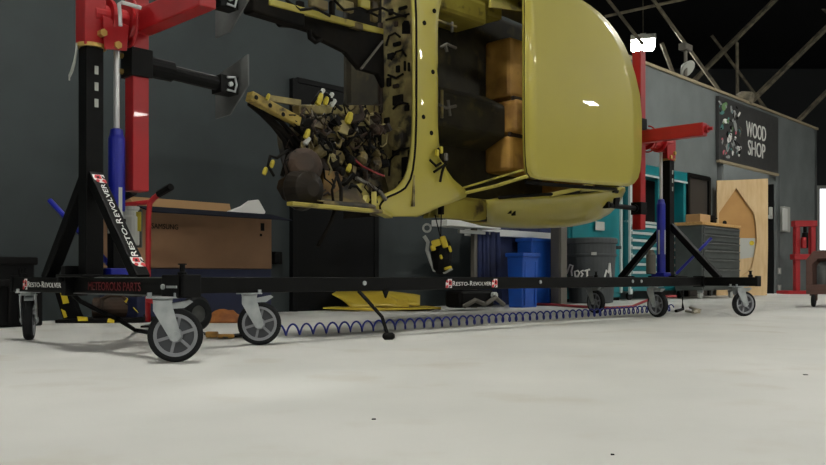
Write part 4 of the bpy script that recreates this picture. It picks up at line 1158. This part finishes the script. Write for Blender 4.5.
# blue bins
def bin_(name, u0, u1, v0, off, label, lid=True, m=M_BIN):
    a, b, Lb_ = wall_box(u0, u1, off, 0.4)
    c = (a + b) / 2 - WN * 0.1
    zt = H + (HZ - v0) / F * ((a + b) / 2).y
    t = thing(name, c, label, 'bin')
    w0, w1 = Lb_ / 2 * 0.94, Lb_ / 2
    pts0 = [c + WE * x * w0 + WN * y * 0.085 + UP * 0.0 for x, y in ((-1, -1), (1, -1), (1, 1), (-1, 1))]
    pts1 = [c + WE * x * w1 + WN * y * 0.1 + UP * (zt - 0.02) for x, y in ((-1, -1), (1, -1), (1, 1), (-1, 1))]
    mbx = MB().add(pts0 + pts1, [(0, 1, 2, 3), (4, 7, 6, 5), (0, 4, 5, 1), (1, 5, 6, 2), (2, 6, 7, 3), (3, 7, 4, 0)])
    part('bin_body', mbx, m, t, 0.01)
    part('bin_rim', MB().box(c + UP * (zt - 0.02), (Lb_ + 0.03, 0.23, 0.04), WAX), m, t, 0.008)
    mbx = MB()
    for f in (-0.33, 0.33): mbx.box(c + WE * f * Lb_ + WN * 0.097 + UP * zt * 0.45, (0.025, 0.012, zt * 0.8), WAX)
    part('bin_rib', mbx, M_GREYB if False else m, t, 0.004)
    return t
bin_('blue_bin', 523, 538.5, 253, 1.0, 'bright blue plastic bin in front of the navy screen, left of the grey board')
bin_('blue_bin', 532, 553, 238.5, 0.70, 'taller blue bin half hidden behind the front blue bin')
GB = thing('folded_board', W(560, 0.9, 0), 'grey-brown folded board standing between the blue bins and the trash can', 'board')
part('board_leaf', MB().prism([W(553, 0.8, 0), W(561, 0.95, 0), W(561, 0.95, 1.0), W(553, 0.8, 1.0)], -WN * 0.03), M_GREYB, GB)
part('board_leaf', MB().prism([W(561.2, 0.95, 0), W(567, 0.75, 0), W(567, 0.75, 0.98), W(561.2, 0.95, 0.98)], -WN * 0.03), M_GREYB, GB)
CM = thing('floor_machine', W(455, 0.8, 0), 'low dark machine with grey ducting on the floor under the workbench', 'machine')
c = W(470, 1.0, 0)
part('machine_body', MB().box(c + UP * 0.11, (0.5, 0.2, 0.16), WAX), M_INKB, CM, 0.03)
part('machine_duct', MB().tube([c + WE * x + WN * 0.18 + UP * z for x, z in ((-.3, .05), (-.15, .1), (0.0, .06), (.15, .12), (.28, .05))], 0.022, 8), M_GREYB, CM, smooth=True)
part('machine_knob', MB().lathe([(0.03, 0), (0.03, 0.04), (0.02, 0.05)], c + WN * 0.11 + UP * 0.14 + WE * .2, WN, 12), M_GREYP, CM)

# trash can
tc0 = V(((591 - 413) / F * 10.1, 10.1, 0))
TC = thing('trash_can', tc0, 'big round dark grey trash can with white graffiti lettering', 'trash can')
part('can_body', MB().lathe([(0.20, 0.0), (0.255, 0.01), (0.262, 0.1), (0.29, 0.62), (0.292, 0.70), (0.31, 0.705), (0.31, 0.76), (0.29, 0.77), (0.28, 0.76), (0.27, 0.5), (0.24, 0.04)], tc0, UP, 36), M_TRASH, TC, smooth=False, bevel=0.004)
part('can_band', MB().lathe([(0.292, 0.55), (0.30, 0.555), (0.30, 0.575), (0.293, 0.58)], tc0, UP, 36, True), M_TRASH, TC)
mb = MB()
for sx in (-1, 1): mb.box(tc0 + V((sx * 0.32, 0, 0.66)), (0.06, 0.12, 0.04))
part('can_handle', mb, M_TRASH, TC, 0.01)
part('can_badge', MB().box(tc0 + V((-0.03, -0.303, 0.58)), (0.06, 0.01, 0.035)), M_GREYP, TC)
pxl = 9.85 / F
def tcp(u, v):
    x = (u - 413) / F * 9.82 - tc0.x
    z = H - (v - HZ) / F * 9.82
    rr = 0.266 + 0.036 * z
    return tc0 + V((x, -math.sqrt(max(rr * rr - x * x, 0.0001)) - 0.005, z))
for strokes, w_ in (([[(569, 276), (571.5, 272), (573, 264.5), (575, 265.5), (574, 271), (574.5, 276)], [(577, 276.5), (576.5, 271.5), (579, 270.5), (580.5, 273), (579, 276.5), (577, 276.5)],
                      [(584, 270.5), (581.5, 271.5), (583.5, 274), (582, 276.8)], [(585, 271), (590, 269.5)], [(587.3, 270.5), (587.5, 276.8)]], 0.011),
                    ([[(605, 277), (607, 270), (609, 273), (610.5, 263)], [(610.5, 263), (612, 277)]], 0.011)):
    mbx = MB()
    for st in strokes:
        mbx.tube([tcp(u, v) for u, v in st], w_, 5)
    part('graffiti', mbx, M_SIGNW, TC)

# teal tool storage
a, b, Lb = wall_box(570, 622, 0.31, 0.3)
TL = thing('teal_locker', (a + b) / 2 - WN * 0.16, 'flat teal steel locker with a white notice, behind the trash can', 'locker')
c = (a + b) / 2 - WN * 0.16
part('locker_body', MB().box(c + UP * 0.87, (Lb, 0.28, 1.66), WAX), M_TEAL, TL, 0.008)
part('locker_plinth', MB().box(c + UP * 0.04, (Lb - .05, 0.26, 0.08), WAX), M_INKB, TL)
part('locker_door', MB().box(c + UP * 0.88 + WN * 0.155, (Lb - 0.1, 0.015, 1.54), WAX), M_TEAL, TL, 0.004)
part('notice', MB().box(WV(600, 226, 0.345), (0.22, 0.003, 0.11), WAX), M_GREYP, TL)
part('edge_trim', MB().box(W(621, 0.32, 0.9), (0.05, 0.03, 1.6), WAX), M_ALU, TL, 0.004)
a, b, Lb = wall_box(630, 688, 0.42, 0.34)
TT = thing('teal_tool_chest', (a + b) / 2 - WN * 0.18, 'tall teal roller tool chest with aluminium drawer pulls behind the rear stand', 'tool chest')
c = (a + b) / 2 - WN * 0.18
part('chest_body', MB().box(c + UP * 0.58, (Lb, 0.34, 0.92), WAX), M_TEAL, TT, 0.006)
for k in (-1, 1):
    part('hutch_side', MB().box(c + WE * k * (Lb / 2 - .04) + UP * 1.42, (0.08, 0.3, 0.80), WAX), M_TEAL, TT, 0.006)
part('hutch_side', MB().box(c + WE * -0.0 + WN * 0.14 + UP * 1.42, (0.09, 0.05, 0.8), WAX), M_TEAL, TT, 0.006)
part('hutch_top', MB().box(c + UP * 1.78, (Lb, 0.34, 0.14), WAX), M_TEAL, TT, 0.006)
part('hutch_back', MB().box(c - WN * 0.15 + UP * 1.4, (Lb - .1, 0.02, 0.72), WAX), M_INKB, TT)
part('hutch_light_bar', MB().box(c + WN * 0.175 + UP * 1.70, (Lb * .98, 0.02, 0.025), WAX), M_ALU, TT)
part('hutch_shelf', MB().box(c + UP * 1.055, (Lb, 0.36, 0.03), WAX), M_ALU, TT)
part('edge_trim', MB().box(W(630.5, 0.41, 0.93), (0.07, 0.03, 1.7), WAX), M_ALU, TT, 0.004)
ncol, zrow = (0.46, 0.54), [1.03, 0.93, 0.83, 0.73, 0.62, 0.51, 0.40, 0.28, 0.14]
xa = -Lb / 2 + .02
for f in ncol:
    wd = (Lb - .04) * f - 0.015
    xc = xa + wd / 2
    for z_hi, z_lo in zip(zrow, zrow[1:]):
        dwr = part('drawer', MB().box(c + WE * xc + WN * 0.175 + UP * (z_hi + z_lo) / 2, (wd, 0.02, z_hi - z_lo - 0.012), WAX), M_TEAL, TT, 0.004)
        part('drawer_pull', MB().box(c + WE * xc + WN * 0.195 + UP * (z_hi - 0.03), (wd, 0.03, 0.035), WAX), M_ALU, dwr, 0.004)
    xa += (Lb - .04) * f
for k in (-1, 0, 1):
    part('chest_caster', MB().lathe([(0.03, -0.02), (0.055, -0.018), (0.055, 0.018), (0.03, 0.02)], c + WE * k * (Lb / 2 - .12) + WN * 0.1 + UP * 0.055, WN, 16), M_RUB, TT)
    part('caster_fork', MB().box(c + WE * k * (Lb / 2 - .12) + WN * 0.1 + UP * 0.105, (0.06, 0.07, 0.04), WAX), M_ZINC, TT)

# dark tool chest with a wooden top
a, b, Lb = wall_box(702, 740.5, 0.86, 0.42)
c = (a + b) / 2 - WN * 0.21
DC = thing('dark_tool_chest', c, 'charcoal drawer chest with a wooden top, right of the teal chest', 'tool chest')
part('chest_body', MB().box(c + UP * 0.58, (Lb - .04, 0.40, 0.92), WAX), M_TOOLC, DC, 0.006)
part('wooden_top', MB().box(c + UP * 1.065, (Lb + .02, 0.44, 0.045), WAX), M_WOOD, DC, 0.006)
zr = [1.03, 0.92, 0.81, 0.70, 0.57, 0.43, 0.29, 0.14]
for z_hi, z_lo in zip(zr, zr[1:]):
    dwr = part('drawer', MB().box(c + WN * 0.205 + UP * (z_hi + z_lo) / 2, (Lb - .09, 0.02, z_hi - z_lo - 0.012), WAX), M_TOOLC, DC, 0.004)
    part('drawer_pull', MB().box(c + WN * 0.222 + UP * (z_hi - 0.022), (Lb - .11, 0.018, 0.018), WAX), M_PLATE, dwr, 0.004)
for k in (-1, 1):
    part('chest_caster', MB().lathe([(0.03, -0.02), (0.055, -0.018), (0.055, 0.018), (0.03, 0.02)], c + WE * k * (Lb / 2 - .15) + WN * 0.12 + UP * 0.055, WN, 16), M_GREYP, DC)
    part('caster_fork', MB().box(c + WE * k * (Lb / 2 - .15) + WN * 0.12 + UP * 0.105, (0.06, 0.07, 0.04), WAX), M_ZINC, DC)
q = W(698, 0.65, 1.0885)
sb = thing('small_carton', q, 'small tan carton on the wooden top of the charcoal chest', 'carton')
part('carton_wall', MB().box(q + UP * 0.06, (0.34, 0.22, 0.12), WAX), M_CARDIN, sb, 0.004)
part('carton_tape', MB().box(q + UP * 0.121, (0.34, 0.04, 0.002), WAX), M_CARD, sb)
q = W(711, 0.65, 1.0885)
rl = thing('bench_vise', q, 'small black vise on the wooden top of the charcoal chest', 'vise')
part('vise_base', MB().box(q + UP * 0.03, (0.12, 0.12, 0.06), WAX), M_INKB, rl, 0.01)
part('vise_jaw', MB().box(q + UP * 0.1, (0.2, 0.07, 0.07), WAX), M_INKB, rl, 0.015)
part('vise_screw', MB().cyl(q + UP * 0.1 + WE * 0.08, q + UP * 0.1 + WE * 0.2, 0.014, 8), M_INKB, rl)

# plywood sheet with a cut-out leaning at the workshop opening
Yp = 14.05
def pp(u, v, dy=0.0): return V(((u - 413) / F * Yp, Yp + dy, H - (v - HZ) / F * Yp))
PW = thing('plywood_sheet', pp(743, 295), 'light plywood sheet with a pointed cut-out standing before the workshop door', 'plywood')
zb = 0.0
outer = [pp(717, 180.5), pp(735, 180), pp(752, 179.3), pp(768, 178.5), pp(768, 215), pp(768, 250), pp(767, 295.4), pp(740, 295.4), pp(717, 295.4), pp(717, 240)]
inner = [pp(719, 213), pp(736.5, 188), pp(741, 195), pp(754, 213), pp(756, 225), pp(757, 240), pp(752, 268), pp(744, 276), pp(722, 277), pp(719, 240)]
part('sheet', MB().ring(outer, inner, V((0, 0.03, 0))), M_PLY, PW)
part('backing_board', MB().prism([pp(717.5, 181.5, .04), pp(767, 181.5, .04), pp(767, 238, .04), pp(717.5, 238, .04)], V((0, 0.02, 0))), M_PLYD, PW)
part('backing_board', MB().prism([pp(717.5, 238.3, .045), pp(767, 238.3, .045), pp(767, 295.2, .045), pp(717.5, 295.2, .045)], V((0, 0.02, 0))), M_PLY, PW)
part('paper_scrap', MB().prism([pp(741, 238, .035), pp(756, 238, .035), pp(755, 257, .035), pp(741, 259, .035)], V((0, 0.006, 0))), M_GREYP, PW)
part('paper_scrap', MB().lathe([(0.04, 0), (0.04, 0.004)], pp(752.5, 243, .03), (0, -1, 0), 14), M_HAZY, PW)
part('knot_hole', MB().lathe([(0.035, 0), (0.035, 0.006)], pp(725.5, 222.5, .04), (0, -1, 0), 14), M_INKB, PW)

# sign
A_, B_ = W(717.5, 0.04, 0), W(777, 0.04, 0)
zt0 = H + (HZ - 97) / F * A_.y; zt1 = H + (HZ - 117) / F * B_.y
zb0 = H + (HZ - 162) / F * A_.y; zb1 = H + (HZ - 173) / F * B_.y
zt_, zb_ = (zt0 + zt1) / 2, (zb0 + zb1) / 2
mid = (A_ + B_) / 2
SG = thing('shop_sign', mid + UP * zb_, 'charcoal wall sign reading WOOD SHOP with a splashy picture at its left', 'sign')
part('sign_board', MB().box(mid + UP * (zt_ + zb_) / 2, ((B_ - A_).length, 0.05, zt_ - zb_), WAX), M_SIGN, SG)
part('bottom_rail', MB().box(mid + UP * (zb_ - 0.01) + WN * 0.01, ((B_ - A_).length, 0.06, 0.045), WAX), M_TRIM, SG)
words('sign_text', 'WOOD', WV(756.3, 131.5, 0.07), WE, UP, 0.92, 0.27, M_SIGNW, SG, 0.004)
words('sign_text', 'SHOP', WV(756.8, 149.5, 0.07), WE, UP, 0.80, 0.27, M_SIGNW, SG, 0.004)
random.seed(11)
def blob(cx, cy, w_, h_, m, rot=0.0, lay=0.0):
    pts_ = []
    n_ = 9
    for k in range(n_):
        a_ = 2 * math.pi * k / n_
        r_ = random.uniform(0.6, 1.15)
        x, y = math.cos(a_) * w_ * r_, math.sin(a_) * h_ * r_
        pts_.append(WV(cx + x * math.cos(rot) - y * math.sin(rot), cy + x * math.sin(rot) + y * math.cos(rot), 0.066 + lay))
    part('sign_picture', MB().prism(pts_, -WN * 0.002), m, SG)
for args in ((724.5, 106, 3, 5, M_GREEN, .3), (722, 113, 2.4, 2.4, M_TEALINK), (731.5, 110, 1.3, 6, M_ARTG, -.25), (726, 121, 3.6, 2.4, M_SIGNW, .3), (735, 125, 1.6, 7, M_ARTG, -.2), (722, 127, 2, 3, M_TEALINK, 0),
             (729.5, 138, 2.2, 6.5, M_SIGNW, .1), (727.5, 148, 2, 6, M_ARTG, 0), (734, 142, 1.4, 6, M_ARTG, .3), (739, 148.5, 2.6, 3.2, M_SIGNW, 0), (739, 154, 1.5, 3, M_SIGNW, 0), (724.8, 152.5, 2.4, 2.6, M_PINK, .2), (728, 157, 2, 2, M_ARTG, 0),
             (722.3, 139, 1, 1.5, M_PINK), (736, 133, 1, 2, M_PINK), (731, 127.5, 1.4, 3, M_INKB, 0), (733, 152, 1, 4, M_SIGNW, 0)):
    blob(*args)
for k in range(60):
    cx_, cy_ = random.uniform(719.5, 741), random.uniform(102, 159)
    blob(cx_, cy_, random.uniform(.5, 1.1), random.uniform(1.2, 3.6), random.choice([M_ARTG, M_ARTG, M_SIGNW, M_GREYB, M_TEALINK, M_INKB, M_SIGN, M_GREEN]), random.uniform(-.7, .5), 0.0015 * (k % 5))
SL = thing('spot_lamp', WV(745, 99, -0.05), 'small tan spotlight bracket on top of the wall above the sign', 'lamp')
c = WV(745, 99.5, -0.07)
part('lamp_head', MB().lathe([(0.06, -0.15), (0.11, -0.08), (0.12, 0.1), (0.09, 0.14)], c + UP * 0.03, V((0.8, -0.5, -.2)), 12), M_STEEL, SL)
part('lamp_bracket', MB().box(c - UP * 0.1, (0.3, 0.08, 0.12), WAX), M_GREYB, SL, 0.01)
SL2 = thing('spot_lamp', WV(686, 74, -0.05), 'small white-rimmed spotlight on top of the wall left of the sign', 'lamp')
c = WV(687, 74.5, -0.07)
part('lamp_head', MB().lathe([(0.03, -0.1), (0.10, -0.04), (0.14, 0.0), (0.14, 0.03)], c + UP * 0.1, V((0.5, -0.6, -.6)), 12), M_GREYP, SL2)
part('lamp_bracket', MB().cyl(c + UP * 0.12 - WE * .05, c + UP * 0.42 - WE * .05, 0.03, 8).box(c + UP * .42 - WE * .05, (0.25, 0.12, 0.1), WAX).cyl(c - UP * .12 - WE * .05, c + UP * 0.12 - WE * .05, 0.03, 8), M_GREYB, SL2)
# shelf goods seen over the plywood
q = W(731, -2.6, 2.28)
sh = thing('storage_shelf', W(745, -3.0, 0), 'dim storage shelf in the wood shop seen above the plywood', 'shelf')
part('shelf_board', MB().box(W(745, -3.0, 2.12), (3.2, 0.7, 0.05), WAX), M_GREYB, sh)
mb = MB()
for u in (722, 768): mb.box(W(u, -3.0, 1.06), (0.06, 0.6, 2.12), WAX)
part('shelf_post', mb, M_GREYB, sh)
single('shelf_carton', MB().box(W(731, -2.9, 2.34), (0.75, 0.4, 0.38), WAX), M_CARDIN, 'pale carton on the dim shelf above the plywood sheet', 'carton', W(731, -2.9, 2.15), bevel=0.01)

# switch gear on the wall
EP = thing('breaker_box', WV(785, 219, 0.05), 'pale grey breaker box on the wall right of the workshop door', 'breaker box')
part('box_body', MB().box(WV(785, 219.5, 0.06), (0.3, 0.1, 0.49), WAX), M_GREYP, EP, 0.01)
part('box_door', MB().box(WV(785, 219.5, 0.12), (0.25, 0.015, 0.43), WAX), M_WHITE, EP, 0.006)
for v, lab in ((271, 'upper white outlet plate low on the wall beside the workshop door'), (288, 'lower white outlet plate near the floor beside the workshop door')):
    t = thing('wall_outlet', WV(779, v, 0.01), lab, 'outlet')
    part('cover_plate', MB().box(WV(779.5, v, 0.015), (0.14, 0.02, 0.12), WAX), M_GREYP, t, 0.004)
    part('socket', MB().box(WV(779.5, v, 0.028), (0.05, 0.01, 0.07), WAX), M_WHITE, t)

# red shop press
Yr = 15.6
def rp(u, v, dy=0.0): return V(((u - 413) / F * (Yr + dy), Yr + dy, H - (v - HZ) / F * (Yr + dy)))
RP = thing('shop_press', V((rp(804, 200).x, Yr, 0)), 'red H-frame shop press standing by the grey wall', 'press')
zt = rp(800, 221).z
for u in (796.5, 812):
    x = rp(u, 200).x
    part('upright', MB().box((x, Yr, zt / 2), (0.085, 0.12, zt)), M_REDD, RP, 0.006)
x0, x1 = rp(793, 200).x, rp(815.5, 200).x
part('top_beam', MB().box(((x0 + x1) / 2, Yr, zt - 0.05), (x1 - x0, 0.16, 0.11)), M_REDD, RP, 0.006)
part('press_bed', MB().box(((x0 + x1) / 2, Yr, rp(800, 257).z), (x1 - x0 + .03, 0.2, 0.1)), M_REDD, RP, 0.006)
part('base_foot', MB().box(((x0 + x1) / 2, Yr, 0.03), (x1 - x0 + .4, 0.5, 0.06)), M_REDD, RP, 0.006)
xm = rp(805, 200).x
part('press_ram', MB().lathe([(0.05, 0), (0.055, 0.02), (0.055, 0.28), (0.03, 0.29), (0.03, 0.4)], (xm, Yr, zt - 0.5), UP, 14), M_INKB, RP)
part('press_pump', MB().box((rp(801, 240).x, Yr - 0.1, rp(801, 243).z), (0.07, 0.1, 0.2)), M_REDD, RP, 0.01)

# brown welding cart
Yc = 8.8
def bp(u, v, dy=0.0): return V(((u - 413) / F * (Yc + dy), Yc + dy, H - (v - HZ) / F * (Yc + dy)))
BC = thing('brown_cart', V((bp(824, 300).x, Yc + .25, 0)), 'low brown steel cart on casters at the right edge of the picture', 'cart')
co = V((bp(806, 0).x, Yc, 0))
c1, c2 = V((0.9, -0.436, 0)), V((0.436, 0.9, 0))
CAX = (c1, c2, UP)
CW = 0.8
zt, zb = bp(0, 251).z, bp(0, 294).z
def ct(x, y, z): return co + c1 * x + c2 * y + UP * z
for y in (0.0, 0.45):
    outer = [ct(0, y, zb), ct(0, y, zt - 0.09), ct(0.07, y, zt), ct(CW / 2, y, zt), ct(CW - 0.07, y, zt), ct(CW, y, zt - 0.09), ct(CW, y, zb), ct(CW / 2, y, zb)]
    inn = [ct(0.06, y, zb + 0.1), ct(0.06, y, zt - 0.14), ct(0.11, y, zt - 0.08), ct(CW / 2, y, zt - 0.08), ct(CW - 0.11, y, zt - 0.08), ct(CW - 0.06, y, zt - 0.14), ct(CW - 0.06, y, zb + 0.1), ct(CW / 2, y, zb + 0.1)]
    part('side_frame', MB().ring(outer, inn, c2 * 0.03), M_BROWN, BC, 0.004)
part('deck', MB().box(ct(CW / 2, 0.24, zb + 0.06), (CW, 0.5, 0.06), CAX), M_BROWN, BC, 0.006)
part('tray', MB().box(ct(CW / 2, 0.24, zt - 0.03), (CW - .1, 0.42, 0.03), CAX), M_BROWN, BC, 0.006)
part('steel_canister', MB().lathe([(0.05, 0), (0.06, 0.01), (0.06, 0.2), (0.04, 0.23), (0.02, 0.25)], ct(0.16, 0.15, zb + 0.09), UP, 16), M_PLATE, BC)
part('back_panel', MB().box(ct(CW / 2, 0.42, (zt + zb) / 2), (CW - .06, 0.015, zt - zb - .06), CAX), M_BROWN, BC)
for x in (0.07, CW - 0.07):
    for y in (0.04, 0.44):
        w_ = part('caster', MB().lathe([(0.03, -0.018), (0.06, -0.016), (0.068, -0.008), (0.068, 0.008), (0.06, 0.016), (0.03, 0.018)], ct(x, y, 0.068), V((0.8, -.55, 0)), 20), M_RUB, BC)
        part('caster_fork', MB().box(ct(x, y, 0.128), (0.06, 0.05, 0.025)).box(ct(x + .012, y + .02, 0.1), (0.05, 0.006, 0.07)), M_BROWN, w_)
# tiny debris on the open floor
for u, v, w_, lab in ((373.5, 419.5, .004, 'tiny dark chip on the open floor, nearest below the drop cord'), (805, 375, .006, 'tiny dark chip on the floor at the right, in front of the brown cart'), (612, 455, .0028, 'thin dark sliver on the floor near the bottom of the picture')):
    q = FLR(u, v, 0.0)
    single('floor_chip', MB().prism([q + V((-w_, -w_, 0)), q + V((w_ * 1.4, -w_ * .6, 0)), q + V((w_, w_, 0)), q + V((-w_ * .6, w_ * 1.2, 0))], UP * 0.002), M_INKB, lab, 'debris', q)
